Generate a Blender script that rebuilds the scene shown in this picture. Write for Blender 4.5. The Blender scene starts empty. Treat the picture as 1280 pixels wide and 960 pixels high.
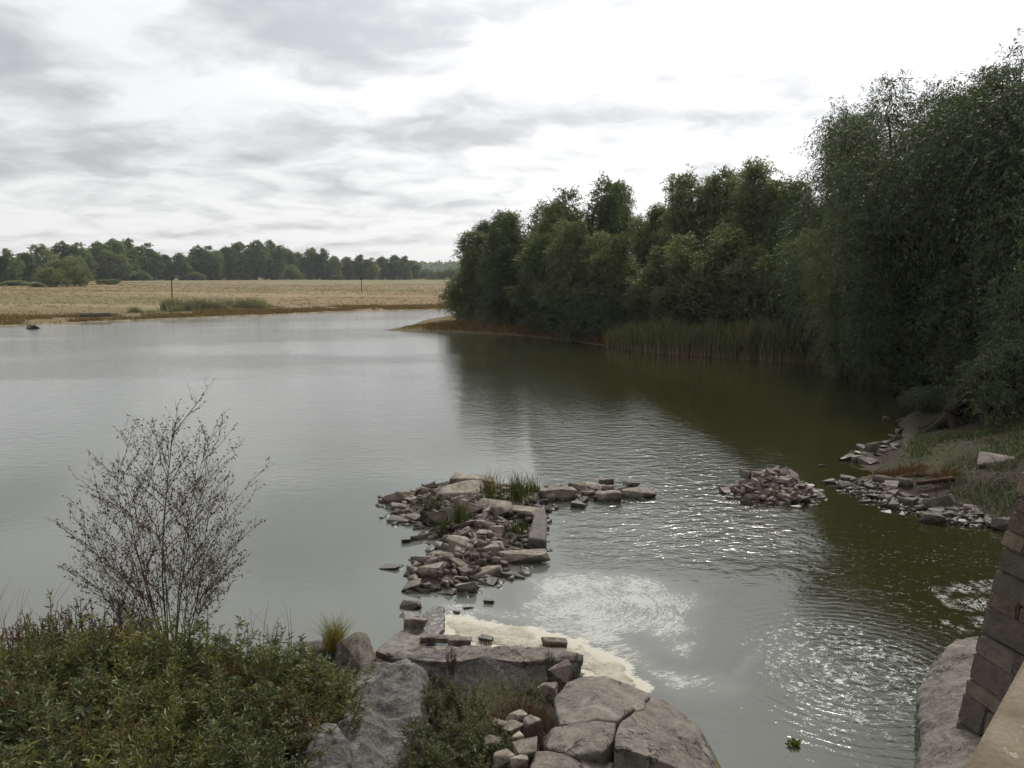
import bpy, bmesh, math, random
import numpy as np
from mathutils import Vector, Matrix

SC = bpy.context.scene
COL = SC.collection
R = math.radians
random.seed(7)

# ------------------------------------------------------------------ camera
CAM_H = 6.0
F = 1065.0                      # focal length in pixels of the 1280 wide photograph
PITCH = math.atan(135.0 / F)    # horizon sits 135 px above the middle
cam_d = bpy.data.cameras.new('camera')
cam_d.sensor_width = 36.0
cam_d.lens = 36.0 * F / 1280.0
cam_d.clip_start = 0.05
cam_d.clip_end = 20000
cam = bpy.data.objects.new('camera', cam_d)
COL.objects.link(cam)
cam.location = (0, 0, CAM_H)
cam.rotation_euler = (math.pi / 2 - PITCH, 0, 0)
SC.camera = cam

# ------------------------------------------------------------------ world, sun, exposure
SUN_AZ, SUN_EL = R(18), R(44)
sun_dir = Vector((math.sin(SUN_AZ) * math.cos(SUN_EL), math.cos(SUN_AZ) * math.cos(SUN_EL), math.sin(SUN_EL)))
sun_d = bpy.data.lights.new('sun', 'SUN')
sun_d.energy = 2.9
sun_d.angle = R(9)
sun_d.color = (1.0, 0.96, 0.90)
sun = bpy.data.objects.new('sun', sun_d)
COL.objects.link(sun)
sun.rotation_euler = (-sun_dir).to_track_quat('-Z', 'Y').to_euler()
sun.location = (0, 0, 60)

SC.view_settings.view_transform = 'Standard'
SC.view_settings.look = 'None'
SC.view_settings.exposure = 0.0
SC.view_settings.gamma = 1.0
SC.view_settings.use_curve_mapping = False
SC.render.engine = 'CYCLES'
SC.cycles.use_denoising = True
SC.cycles.use_adaptive_sampling = True
SC.cycles.adaptive_threshold = 0.03
SC.cycles.max_bounces = 5
SC.cycles.diffuse_bounces = 2
SC.cycles.glossy_bounces = 2
SC.cycles.transmission_bounces = 2
SC.cycles.transparent_max_bounces = 6
SC.cycles.caustics_reflective = False
SC.cycles.caustics_refractive = False


class NT:
    """small helper for building node graphs"""
    def __init__(self, tree):
        self.t = tree

    def n(self, typ, **kw):
        nd = self.t.nodes.new(typ)
        for k, v in kw.items():
            setattr(nd, k, v)
        return nd

    def put(self, sock, v):
        if v is None:
            return
        if isinstance(v, bpy.types.NodeSocket):
            self.t.links.new(v, sock)
        else:
            sock.default_value = v

    def m(self, op, a, b=None, c=None, clamp=False):
        nd = self.n('ShaderNodeMath', operation=op, use_clamp=clamp)
        for i, v in enumerate((a, b, c)):
            self.put(nd.inputs[i], v)
        return nd.outputs[0]

    def v(self, op, a, b=None):
        nd = self.n('ShaderNodeVectorMath', operation=op)
        self.put(nd.inputs[0], a)
        if b is not None:
            self.put(nd.inputs[3 if op == 'SCALE' else 1], b)
        return nd.outputs['Value'] if op in ('DOT_PRODUCT', 'LENGTH') else nd.outputs[0]

    def ss(self, x, lo, hi):
        nd = self.n('ShaderNodeMapRange', interpolation_type='SMOOTHSTEP', clamp=True)
        self.put(nd.inputs[0], x)
        self.put(nd.inputs[1], lo)
        self.put(nd.inputs[2], hi)
        return nd.outputs[0]

    def lin(self, x, a, b, c, d):
        nd = self.n('ShaderNodeMapRange', clamp=True)
        for i, q in enumerate((x, a, b, c, d)):
            self.put(nd.inputs[i], q)
        return nd.outputs[0]

    def mix(self, f, a, b, mode='MIX'):
        nd = self.n('ShaderNodeMix', data_type='RGBA', blend_type=mode)
        self.put(nd.inputs[0], f)
        for i, q in ((6, a), (7, b)):
            if isinstance(q, tuple) and len(q) == 3:
                q = q + (1.0,)
            self.put(nd.inputs[i], q)
        return nd.outputs[2]

    def noise(self, vec, scale, detail=4, rough=0.5, dist=0.0):
        nd = self.n('ShaderNodeTexNoise')
        if vec is not None:
            self.put(nd.inputs['Vector'], vec)
        nd.inputs['Scale'].default_value = scale
        nd.inputs['Detail'].default_value = detail
        nd.inputs['Roughness'].default_value = rough
        nd.inputs['Distortion'].default_value = dist
        return nd.outputs[0]

    def voro(self, vec, scale, feature='F1'):
        nd = self.n('ShaderNodeTexVoronoi', feature=feature)
        self.put(nd.inputs['Vector'], vec)
        nd.inputs['Scale'].default_value = scale
        return nd.outputs[0]

    def ramp(self, f, stops):
        nd = self.n('ShaderNodeValToRGB')
        cr = nd.color_ramp
        while len(cr.elements) < len(stops):
            cr.elements.new(0.5)
        for e, (p, c) in zip(cr.elements, stops):
            e.position = p
            e.color = tuple(c) + (1.0,)
        self.put(nd.inputs[0], f)
        return nd.outputs[0]

    def attr(self, name, out='Fac'):
        nd = self.n('ShaderNodeAttribute', attribute_name=name)
        return nd.outputs[out]

    def comb(self, x, y, z):
        nd = self.n('ShaderNodeCombineXYZ')
        for i, q in enumerate((x, y, z)):
            self.put(nd.inputs[i], q)
        return nd.outputs[0]

    def sep(self, v):
        nd = self.n('ShaderNodeSeparateXYZ')
        self.put(nd.inputs[0], v)
        return nd.outputs


def build_world():
    w = bpy.data.worlds.new('World')
    SC.world = w
    w.use_nodes = True
    w.node_tree.nodes.clear()
    t = NT(w.node_tree)
    out = t.n('ShaderNodeOutputWorld')
    bg = t.n('ShaderNodeBackground')
    bg.inputs[1].default_value = 0.10
    sky = t.n('ShaderNodeTexSky', sky_type='NISHITA')
    sky.sun_disc = False
    sky.sun_elevation = SUN_EL
    sky.sun_rotation = SUN_AZ
    d = t.n('ShaderNodeTexCoord').outputs['Generated']
    x, y, z = t.sep(d)
    zz = t.m('ADD', t.m('MAXIMUM', z, 0.0), 0.16)
    px = t.m('DIVIDE', x, zz)
    py = t.m('DIVIDE', y, zz)
    p = t.comb(px, py, 0.0)
    wv = t.n('ShaderNodeTexNoise')
    t.put(wv.inputs['Vector'], p)
    wv.inputs['Scale'].default_value = 2.2
    wv.inputs['Detail'].default_value = 5
    pw = t.v('ADD', p, t.v('SCALE', t.v('SUBTRACT', wv.outputs['Color'], (0.5, 0.5, 0.5)), 0.38))
    n1 = t.noise(t.v('ADD', pw, (3.1, 7.7, 0.0)), 1.5, 8, 0.54, 0.1)
    n2 = t.noise(t.v('ADD', pw, (11.0, 2.5, 4.0)), 4.2, 8, 0.52, 0.1)
    cloud = t.m('ADD', t.m('MULTIPLY', n1, 0.62), t.m('MULTIPLY', n2, 0.38))
    wx, wy, _ = t.sep(pw)
    # the broad grey cloud bank up on the left and smaller ones beside it
    def blob(cx, cy, rx, ry, amt):
        a = t.m('DIVIDE', t.m('SUBTRACT', wx, cx), rx)
        b = t.m('DIVIDE', t.m('SUBTRACT', wy, cy), ry)
        r2 = t.m('ADD', t.m('MULTIPLY', a, a), t.m('MULTIPLY', b, b))
        return t.m('MULTIPLY', t.m('SUBTRACT', 1.0, t.ss(r2, 0.0, 1.6)), amt)
    g = blob(-0.54, 2.22, 0.40, 0.42, 0.19)
    g = t.m('ADD', g, blob(-1.25, 2.35, 0.25, 0.35, 0.05))
    g = t.m('ADD', g, blob(0.68, 2.57, 0.24, 0.20, 0.10))
    g = t.m('ADD', g, blob(0.10, 2.98, 1.0, 0.34, 0.10))
    g = t.m('ADD', g, blob(-1.6, 3.2, 1.1, 0.42, 0.09))
    g = t.m('SUBTRACT', g, blob(-0.45, 2.72, 0.8, 0.22, 0.07))
    dens = t.ss(t.m('ADD', cloud, g), 0.43, 0.70)
    col = t.ramp(dens, [(0.0, (1.0, 1.0, 1.0)), (0.35, (0.84, 0.84, 0.85)), (0.7, (0.69, 0.695, 0.71)), (1.0, (0.56, 0.565, 0.585))])
    col = t.v('SCALE', col, 10.4)
    # thin cloud is brighter where the sun stands behind it
    sd = t.v('DOT_PRODUCT', t.v('NORMALIZE', d), tuple(sun_dir))
    glow = t.m('POWER', t.m('MAXIMUM', sd, 0.0), 9.0)
    gain = t.m('ADD', 0.88, t.m('MULTIPLY', glow, 2.2))
    col = t.v('SCALE', col, gain)
    col = t.mix(0.93, sky.outputs[0], col)
    t.put(bg.inputs[0], col)
    t.put(out.inputs[0], bg.outputs[0])


build_world()

# ------------------------------------------------------------------ geometry helpers
CP, SP = math.cos(PITCH), math.sin(PITCH)


def ray(x, y):
    u, v = (x - 640.0) / F, (480.0 - y) / F
    return u, CP + v * SP, -SP + v * CP


def G(x, y, h=0.0):
    """ground point at height h seen at pixel x, y of the photograph"""
    dx, dy, dz = ray(x, y)
    t = (h - CAM_H) / dz
    return (dx * t, dy * t, h)


def AT(x, y, D):
    """point at distance D along the ground direction"""
    dx, dy, dz = ray(x, y)
    t = D / dy
    return (dx * t, D, CAM_H + dz * t)


def sdf(poly, X, Y):
    """signed distance to polygon, positive inside"""
    P = np.array([(p[0], p[1]) for p in poly], float)
    d2 = np.full(X.shape, 1e18)
    inside = np.zeros(X.shape, bool)
    for i in range(len(P)):
        a, b = P[i], P[(i + 1) % len(P)]
        ex, ey = b - a
        t = np.clip(((X - a[0]) * ex + (Y - a[1]) * ey) / (ex * ex + ey * ey + 1e-12), 0, 1)
        qx, qy = X - a[0] - t * ex, Y - a[1] - t * ey
        d2 = np.minimum(d2, qx * qx + qy * qy)
        c = ((a[1] > Y) != (b[1] > Y))
        with np.errstate(divide='ignore', invalid='ignore'):
            xi = (b[0] - a[0]) * (Y - a[1]) / (b[1] - a[1]) + a[0]
        inside ^= c & (X < xi)
    d = np.sqrt(d2)
    return np.where(inside, d, -d)


def sstep(x, a, b):
    t = np.clip((x - a) / (b - a), 0, 1)
    return t * t * (3 - 2 * t)


_gr = np.random.default_rng(5)
_tab = _gr.random((256, 256))


def vnoise(X, Y, s=1.0):
    x, y = np.asarray(X) * s, np.asarray(Y) * s
    xi, yi = np.floor(x).astype(int), np.floor(y).astype(int)
    fx, fy = x - xi, y - yi
    fx, fy = fx * fx * (3 - 2 * fx), fy * fy * (3 - 2 * fy)
    a, b = _tab[xi & 255, yi & 255], _tab[(xi + 1) & 255, yi & 255]
    c, d = _tab[xi & 255, (yi + 1) & 255], _tab[(xi + 1) & 255, (yi + 1) & 255]
    return (a * (1 - fx) + b * fx) * (1 - fy) + (c * (1 - fx) + d * fx) * fy


def fbm(X, Y, s=1.0, o=4):
    r, a, tot = 0, 1.0, 0
    for i in range(o):
        r = r + a * vnoise(np.asarray(X) + 17.3 * i, np.asarray(Y) - 9.1 * i, s)
        tot += a
        a *= 0.5
        s *= 2.03
    return r / tot


def npmesh(name, V, faces, attrs=None, smooth=False):
    """fast mesh from arrays; faces: list of (M,k) index arrays"""
    me = bpy.data.meshes.new(name)
    V = np.asarray(V, np.float32)
    me.vertices.add(len(V))
    me.vertices.foreach_set('co', V.ravel())
    idx = np.concatenate([f.ravel() for f in faces]).astype(np.int32)
    tot = np.concatenate([np.full(len(f), f.shape[1]) for f in faces]).astype(np.int32)
    st = np.concatenate([[0], np.cumsum(tot)[:-1]]).astype(np.int32)
    me.loops.add(len(idx))
    me.loops.foreach_set('vertex_index', idx)
    me.polygons.add(len(tot))
    me.polygons.foreach_set('loop_start', st)
    me.polygons.foreach_set('loop_total', tot)
    if smooth:
        me.polygons.foreach_set('use_smooth', np.ones(len(tot), bool))
    me.update(calc_edges=True)
    for k, a in (attrs or {}).items():
        a = np.asarray(a, np.float32)
        if a.ndim == 1:
            at = me.attributes.new(k, 'FLOAT', 'POINT')
            at.data.foreach_set('value', a)
        elif a.shape[1] == 3:
            at = me.attributes.new(k, 'FLOAT_VECTOR', 'POINT')
            at.data.foreach_set('vector', a.ravel())
        else:
            at = me.attributes.new(k, 'FLOAT_COLOR', 'POINT')
            at.data.foreach_set('color', a.ravel())
    return me


def obj(name, me, mat=None, parent=None, loc=None, rot=None, scale=None):
    o = bpy.data.objects.new(name, me)
    COL.objects.link(o)
    if mat is not None and me is not None and not me.materials:
        me.materials.append(mat)
    if parent is not None:
        o.parent = parent
    if loc is not None:
        o.location = loc
    if rot is not None:
        o.rotation_euler = rot
    if scale is not None:
        o.scale = scale if hasattr(scale, '__len__') else (scale,) * 3
    return o


def tag(o, label=None, cat=None, group=None, kind=None):
    if label:
        o['label'] = label
    if cat:
        o['category'] = cat
    if group:
        o['group'] = group
    if kind:
        o['kind'] = kind
    return o


def thing(name, loc, label, cat, group=None, rot=None, scale=None):
    return tag(obj(name, None, loc=loc, rot=rot, scale=scale), label, cat, group)


def unit(v):
    return v / (np.linalg.norm(v, axis=-1, keepdims=True) + 1e-9)


# ------------------------------------------------------------------ materials
def new_mat(name):
    m = bpy.data.materials.new(name)
    m.use_nodes = True
    m.node_tree.nodes.clear()
    t = NT(m.node_tree)
    out = t.n('ShaderNodeOutputMaterial')
    return m, t, out


def principled(t, col, rough=0.8, spec=0.3, normal=None):
    b = t.n('ShaderNodeBsdfPrincipled')
    if isinstance(col, tuple) and len(col) == 3:
        col = col + (1.0,)
    t.put(b.inputs['Base Color'], col)
    t.put(b.inputs['Roughness'], rough)
    t.put(b.inputs['Specular IOR Level'], spec)
    if normal is not None:
        t.put(b.inputs['Normal'], normal)
    return b


def bump(t, h, strength=0.5, dist=0.1):
    b = t.n('ShaderNodeBump')
    b.inputs['Strength'].default_value = strength
    b.inputs['Distance'].default_value = dist
    t.put(b.inputs['Height'], h)
    return b.outputs[0]


def leaf_mat(name, stops, trans=0.30, spec=0.25, big=0.35, own=0.22):
    m, t, out = new_mat(name)
    r = t.attr('rnd')
    pos = t.n('ShaderNodeTexCoord').outputs['Object']
    oi = t.n('ShaderNodeObjectInfo').outputs['Random']
    nz = t.noise(pos, big, 2)
    f = t.m('ADD', t.m('MULTIPLY', r, 0.55), t.m('ADD', t.m('MULTIPLY', nz, 0.6), t.m('MULTIPLY', oi, own)))
    f = t.m('SUBTRACT', f, 0.07 + own * 0.5)
    col = t.ramp(f, stops)
    p = principled(t, col, 0.55, spec)
    tr = t.n('ShaderNodeBsdfTranslucent')
    t.put(tr.inputs[0], t.v('MULTIPLY', col, (1.25, 1.3, 0.7)))
    mx = t.n('ShaderNodeMixShader')
    mx.inputs[0].default_value = trans
    t.put(mx.inputs[1], p.outputs[0])
    t.put(mx.inputs[2], tr.outputs[0])
    t.put(out.inputs[0], mx.outputs[0])
    return m


def bark_mat(name, c1, c2):
    m, t, out = new_mat(name)
    pos = t.n('ShaderNodeTexCoord').outputs['Object']
    n = t.noise(t.v('MULTIPLY', pos, (6.0, 6.0, 1.2)), 2.0, 5, 0.65)
    p = principled(t, t.ramp(n, [(0.3, c1), (0.7, c2)]), 0.9, 0.15, bump(t, n, 0.8, 0.03))
    t.put(out.inputs[0], p.outputs[0])
    return m


def rock_mat(name, dark, mid, light, scale=1.0, lichen=0.25, wet=True, bumpd=0.02, tone=0.5, moss=False):
    m, t, out = new_mat(name)
    pos = t.n('ShaderNodeTexCoord').outputs['Object']
    geo = t.n('ShaderNodeNewGeometry')
    wpos = geo.outputs['Position']
    rnd = t.n('ShaderNodeObjectInfo').outputs['Random']
    q = t.v('ADD', wpos, t.v('SCALE', (13.0, 7.0, 3.0), rnd))
    n1 = t.noise(q, 1.6 * scale, 6, 0.62, 0.4)
    n2 = t.noise(q, 34.0 * scale, 3, 0.7)
    n3 = t.noise(q, 8.0 * scale, 5, 0.6)
    f = t.m('ADD', t.m('MULTIPLY', n1, 0.75), t.m('MULTIPLY', n3, 0.65))
    f = t.m('SUBTRACT', f, 0.24)
    f = t.m('ADD', f, t.m('MULTIPLY', t.m('SUBTRACT', rnd, 0.5), tone * 0.5))
    f = t.m('ADD', f, t.m('MULTIPLY', t.m('SUBTRACT', n2, 0.5), 0.55))
    col = t.ramp(f, [(0.22, dark), (0.47, mid), (0.75, light)])
    # pinkish grains of the granite
    col = t.mix(t.m('MULTIPLY', t.ss(n2, 0.5, 0.75), 0.35), col, (0.23, 0.185, 0.14))
    # lichen stains on upward faces
    up = t.sep(geo.outputs['Normal'])[2]
    li = t.m('MULTIPLY', t.ss(t.noise(q, 3.3 * scale, 6, 0.7, 0.6), 0.54, 0.66), t.ss(up, -0.1, 0.5))
    col = t.mix(t.m('MULTIPLY', li, lichen), col, (0.42, 0.41, 0.36))
    h = t.m('ADD', t.m('MULTIPLY', n3, 1.0), t.m('MULTIPLY', n2, 0.35))
    if moss:
        # fine cracks wandering over the slabs
        wq = t.v('ADD', wpos, t.v('SCALE', t.comb(n1, n3, n1), 0.9))
        ce = t.voro(wq, 1.15, 'DISTANCE_TO_EDGE')
        ck = t.m('MULTIPLY', t.m('SUBTRACT', 1.0, t.ss(ce, 0.004, 0.016)), t.ss(t.noise(wpos, 0.9, 3), 0.44, 0.52))
        col = t.mix(t.m('MULTIPLY', ck, 0.85), col, (0.02, 0.017, 0.014))
        h = t.m('SUBTRACT', h, t.m('MULTIPLY', ck, 2.0))
    rough = 0.85
    if wet:
        wz = t.m('ADD', t.sep(wpos)[2], t.m('MULTIPLY', t.m('SUBTRACT', n3, 0.5), 0.08))
        wf = t.m('SUBTRACT', 1.0, t.ss(wz, 0.05, 0.15))
        col = t.mix(t.m('MULTIPLY', wf, 0.75), col, (0.03, 0.027, 0.02))
        rough = t.lin(wf, 0, 1, 0.85, 0.35)
        if moss:
            mf = t.m('MULTIPLY', t.m('SUBTRACT', 1.0, t.ss(wz, 0.05, 0.13)), t.ss(t.noise(wpos, 1.3, 4, 0.6), 0.42, 0.55))
            col = t.mix(mf, col, (0.085, 0.085, 0.02))
    p = principled(t, col, rough, 0.3, bump(t, h, 0.9, bumpd))
    t.put(out.inputs[0], p.outputs[0])
    return m


M = {}
M['willow'] = leaf_mat('willow_leaves', [(0.0, (0.040, 0.052, 0.020)), (0.35, (0.080, 0.100, 0.040)), (0.7, (0.135, 0.155, 0.070)), (1.0, (0.21, 0.22, 0.12))], 0.28, big=0.4, own=0.55)
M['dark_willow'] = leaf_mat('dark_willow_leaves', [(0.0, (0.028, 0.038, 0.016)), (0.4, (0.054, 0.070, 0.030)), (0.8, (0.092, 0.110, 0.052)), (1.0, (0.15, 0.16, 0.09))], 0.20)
M['pale_willow'] = leaf_mat('pale_willow_leaves', [(0.0, (0.055, 0.068, 0.026)), (0.4, (0.105, 0.125, 0.050)), (0.8, (0.165, 0.18, 0.082)), (1.0, (0.23, 0.235, 0.13))], 0.30)
M['far_leaf'] = leaf_mat('far_tree_leaves', [(0.0, (0.058, 0.082, 0.030)), (0.4, (0.115, 0.150, 0.056)), (0.8, (0.185, 0.215, 0.09)), (1.0, (0.24, 0.25, 0.12))], 0.32, big=0.14, own=0.7)
M['far_pale'] = leaf_mat('far_bush_leaves', [(0.0, (0.0770, 0.0990, 0.0330)), (0.5, (0.1320, 0.1595, 0.0550)), (1.0, (0.2090, 0.2200, 0.0990))], 0.25, big=0.2)
M['shrub'] = leaf_mat('shrub_leaves', [(0.0, (0.036, 0.045, 0.016)), (0.35, (0.075, 0.088, 0.034)), (0.7, (0.125, 0.138, 0.062)), (0.9, (0.19, 0.19, 0.10)), (1.0, (0.27, 0.20, 0.075))], 0.30, 0.35, big=0.9)
M['shrub2'] = leaf_mat('herb_leaves', [(0.0, (0.030, 0.036, 0.014)), (0.4, (0.062, 0.072, 0.030)), (0.75, (0.11, 0.115, 0.055)), (1.0, (0.19, 0.14, 0.07))], 0.28, 0.3, big=1.2)
M['weed'] = leaf_mat('dry_weed_leaves', [(0.0, (0.0480, 0.0240, 0.0144)), (0.4, (0.0960, 0.0496, 0.0240)), (0.75, (0.1360, 0.0880, 0.0400)), (1.0, (0.1120, 0.1200, 0.0480))], 0.25, 0.1, big=1.0)
M['dead_leaf'] = leaf_mat('dead_leaves', [(0.0, (0.045, 0.028, 0.021)), (0.5, (0.085, 0.052, 0.038)), (1.0, (0.15, 0.095, 0.065))], 0.15, 0.1, big=1.0)
M['meadow_grass'] = leaf_mat('dry_meadow_grass', [(0.0, (0.10, 0.078, 0.038)), (0.4, (0.175, 0.128, 0.066)), (0.8, (0.25, 0.19, 0.105)), (1.0, (0.13, 0.13, 0.055))], 0.3, 0.1, big=0.03)
M['rust_grass'] = leaf_mat('rusty_shore_plants', [(0.0, (0.085, 0.050, 0.022)), (0.4, (0.135, 0.083, 0.035)), (0.75, (0.17, 0.125, 0.05)), (1.0, (0.12, 0.12, 0.045))], 0.2, 0.1, big=0.06)
M['sedge'] = leaf_mat('pale_sedge', [(0.0, (0.085, 0.095, 0.042)), (0.45, (0.155, 0.16, 0.085)), (0.85, (0.25, 0.24, 0.15)), (1.0, (0.30, 0.27, 0.17))], 0.25, 0.1, big=0.15)
M['green_grass'] = leaf_mat('bank_grass', [(0.0, (0.0170, 0.0272, 0.0068)), (0.4, (0.0382, 0.0527, 0.0136)), (0.8, (0.0723, 0.0850, 0.0255)), (1.0, (0.1360, 0.1190, 0.0510))], 0.25, 0.2, big=0.8)
M['bark'] = bark_mat('bark', (0.011, 0.009, 0.007), (0.034, 0.028, 0.022))  # near black: deep shade under the crowns is put into the bark colour
M['twig'] = bark_mat('twig_bark', (0.065, 0.045, 0.038), (0.14, 0.098, 0.08))
M['stem'] = bark_mat('green_stem', (0.09, 0.075, 0.03), (0.15, 0.12, 0.05))
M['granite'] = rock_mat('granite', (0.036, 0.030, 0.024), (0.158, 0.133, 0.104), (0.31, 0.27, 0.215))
M['pink_granite'] = rock_mat('pinkish_granite', (0.04, 0.030, 0.025), (0.135, 0.105, 0.086), (0.235, 0.19, 0.155), tone=0.6)
M['slab'] = rock_mat('slab_granite', (0.034, 0.030, 0.025), (0.115, 0.100, 0.081), (0.195, 0.172, 0.142), scale=0.8, lichen=0.16, bumpd=0.02, tone=0.1, moss=True)
M['grey_slab'] = rock_mat('grey_outcrop', (0.016, 0.015, 0.014), (0.075, 0.069, 0.063), (0.175, 0.162, 0.147), scale=0.9, lichen=0.14, bumpd=0.03, tone=0.1)
M['shaded_slab'] = rock_mat('shaded_slab_granite', (0.03, 0.027, 0.025), (0.085, 0.075, 0.067), (0.14, 0.125, 0.11), lichen=0.1, tone=0.1)  # slab granite darkened, standing in for a face that gets little light
M['shade_rock'] = rock_mat('shaded_bank_stone', (0.03, 0.026, 0.021), (0.10, 0.086, 0.070), (0.185, 0.162, 0.135), tone=0.6)  # granite tones lowered, tree shade over the bank put into the colour


def reed_mat():
    m, t, out = new_mat('reeds')
    r = t.attr('rnd')
    h = t.attr('hgt')
    low = t.ramp(r, [(0.0, (0.10, 0.068, 0.042)), (0.6, (0.16, 0.115, 0.07)), (1.0, (0.24, 0.18, 0.115))])
    top = t.ramp(r, [(0.0, (0.050, 0.062, 0.022)), (0.6, (0.092, 0.102, 0.038)), (1.0, (0.18, 0.15, 0.065))])
    col = t.mix(t.ss(h, 0.08, 0.55), low, top)
    p = principled(t, col, 0.7, 0.2)
    t.put(out.inputs[0], p.outputs[0])
    return m


M['reed'] = reed_mat()

# ------------------------------------------------------------------ the lie of the land
FIELD = [(-3800, 60), (-400, 96), (-160, 100), G(-250, 409), G(0, 408), G(60, 405.5), G(130, 402.5), G(250, 397.5), G(330, 394.5),
         G(400, 391), G(480, 389), G(560, 386.5), G(650, 386), (200, 172), (3800, 180), (3800, 3990), (-3800, 3990)]
PEN = [G(477, 413), G(512, 407), G(530, 400), G(560, 394.5), G(640, 394), (120, 128), (500, 128), (500, -60), (30, 16), (14.2, 18.6),
       G(1256, 662), G(1200, 656), G(1130, 643), G(1075, 622), G(1042, 604), G(1090, 592), G(1063, 573), G(1080, 562),
       G(1128, 548), G(1122, 528), G(1140, 512), G(1150, 492), G(1118, 474), G(1085, 461), G(1000, 453), G(900, 446), G(830, 441),
       G(765, 434), G(700, 425), G(640, 419), G(560, 416), G(515, 415)]
FORE = [(-300, 30), (-60, 16.5), (-22, 13.8), G(-150, 800), G(0, 812), G(120, 820), G(250, 824), G(400, 822), G(470, 818), G(510, 832), G(600, 850),
        G(690, 866), G(700, 900), G(690, 958), (0.3, 8.6), (-1.5, 2.0), (-6, -6), (-300, -200)]
SPIT = [G(476, 622), G(530, 611), G(600, 609), G(680, 611), G(740, 611), G(812, 613), G(810, 624), G(760, 629), G(700, 631), G(680, 640),
        G(676, 690), G(655, 716), G(600, 736), G(560, 752), G(522, 745), G(498, 712), G(540, 692), G(530, 662), G(488, 652)]
PILE = [G(905, 613), G(930, 600), G(965, 597), G(1000, 604), G(1030, 618), G(1020, 630), G(980, 632), G(930, 628), G(908, 622)]


def lands(X, Y):
    return [sdf(p, X, Y) for p in (FIELD, PEN, FORE, SPIT, PILE)]


def ground_h(X, Y, L=None):
    X, Y = np.asarray(X, float), np.asarray(Y, float)
    f, p, g, s, q = L or lands(X, Y)
    n = fbm(X, Y, 0.35, 4) - 0.5
    nb = fbm(X, Y, 0.012, 3) - 0.5
    sea = -np.clip(-np.maximum.reduce([f, p, g]) * 0.25, 0, 1.6) - 0.02
    hf = np.where(f > 0, np.minimum(f * 0.05, 0.35) + np.clip(f, 0, 330) * 0.0088 + nb * np.clip(f * 0.02, 0, 2.0), -9)
    # the right bank climbs from the stony edge towards the bridge
    near = sstep(Y, 46, 32)
    up = np.clip((X - 8.0) * 0.085 - 0.1, 0.0, 2.2) * near
    hp = np.where(p > 0, np.minimum(p * 0.10, 0.55) + np.minimum(np.clip(p - 0.7, 0, None) * 0.25, 1.0) * up + n * np.minimum(p * 0.2, 0.35), -9)
    hg = np.where(g > 0, np.minimum(g * 0.22, 0.55) + n * np.minimum(g * 0.15, 0.25), -9)
    hs = np.where(s > -0.6, np.clip(-0.10 + s * 0.34, -0.35, 0.38) + n * 0.10, -9)
    hq = np.where(q > -0.6, np.clip(-0.08 + q * 0.50, -0.4, 0.36) + n * 0.05, -9)
    h = np.maximum.reduce([sea, hf, hp, hg, hs, hq])
    return h


def gh(x, y):
    return float(ground_h(np.array([x]), np.array([y]))[0])


def polar(r_list, a_fine, fine_half, coarse):
    a1 = np.arange(-fine_half, fine_half + 1e-6, a_fine)
    a2 = np.arange(fine_half + coarse, 360 - fine_half - 1e-6, coarse)
    a = np.radians(np.concatenate([a1, a2]))
    rr = np.asarray(r_list)
    A, RR = np.meshgrid(a, rr)
    X, Y = RR * np.sin(A), RR * np.cos(A)
    nr, na = X.shape
    i, j = np.meshgrid(np.arange(nr - 1), np.arange(na), indexing='ij')
    j2 = (j + 1) % na
    # counter clockwise seen from above
    Fq = np.stack([i * na + j, i * na + j2, (i + 1) * na + j2, (i + 1) * na + j], -1).reshape(-1, 4)[:, ::-1]
    return X.ravel(), Y.ravel(), Fq


def rings(*segs):
    r = [segs[0][0]]
    for (a, b, k) in segs:
        while r[-1] < b:
            r.append(r[-1] * (1 + k))
    return r


# ---- ground sheet
X, Y, Fq = polar(rings((0.4, 7, 0.12), (7, 40, 0.010), (40, 170, 0.012), (170, 4200, 0.05)), 0.22, 36, 4.0)
L = lands(X, Y)
Z = ground_h(X, Y, L)
f, p, g, s, q = L
n1, n2 = fbm(X, Y, 0.02, 4), fbm(X, Y, 0.6, 4)
c = np.zeros((len(X), 4))
c[:, 3] = 1
def lay(mask, col):
    c[:, :3] = c[:, :3] * (1 - mask[:, None]) + np.array(col)[None] * mask[:, None]
c[:, :3] = (0.10, 0.085, 0.06)
lay((f > 0) * 1.0, (0.165, 0.118, 0.060))
lay((f > 0) * sstep(n1, 0.45, 0.62) * 0.7, (0.125, 0.110, 0.050))
lay((f > 0) * sstep(fbm(X + 50, Y * 3, 0.02, 3), 0.5, 0.7) * 0.6, (0.215, 0.165, 0.092))
shore = (f > 0) * sstep(f, 6 + 34 * fbm(X, Y, 0.05, 4), 3)
lay(shore * 0.6 * sstep(n2, 0.35, 0.6), (0.13, 0.088, 0.044))
lay((f > 0) * sstep(f, 1.4, 0.3), (0.22, 0.185, 0.13))
lay((f > 150) * sstep(f, 180, 320) * sstep(n1, 0.42, 0.55) * 0.6, (0.15, 0.15, 0.065))
lay((p > 0) * 1.0, (0.036, 0.030, 0.021))  # headland and bank soil darkened, shade of overhanging trees painted into the tint
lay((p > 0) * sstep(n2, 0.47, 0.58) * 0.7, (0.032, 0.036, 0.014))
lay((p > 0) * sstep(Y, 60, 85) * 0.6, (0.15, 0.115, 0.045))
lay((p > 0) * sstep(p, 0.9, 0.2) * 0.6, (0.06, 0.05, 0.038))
lay((g > 0) * 1.0, (0.042, 0.035, 0.025))  # near soil darkened, shadow gap below the rim slab painted into the tint
lay((np.maximum(s, q) > -0.6) * 1.0, (0.055, 0.046, 0.037))
gm = npmesh('ground', np.stack([X, Y, Z], 1), [Fq], {'tint': c}, True)


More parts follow.
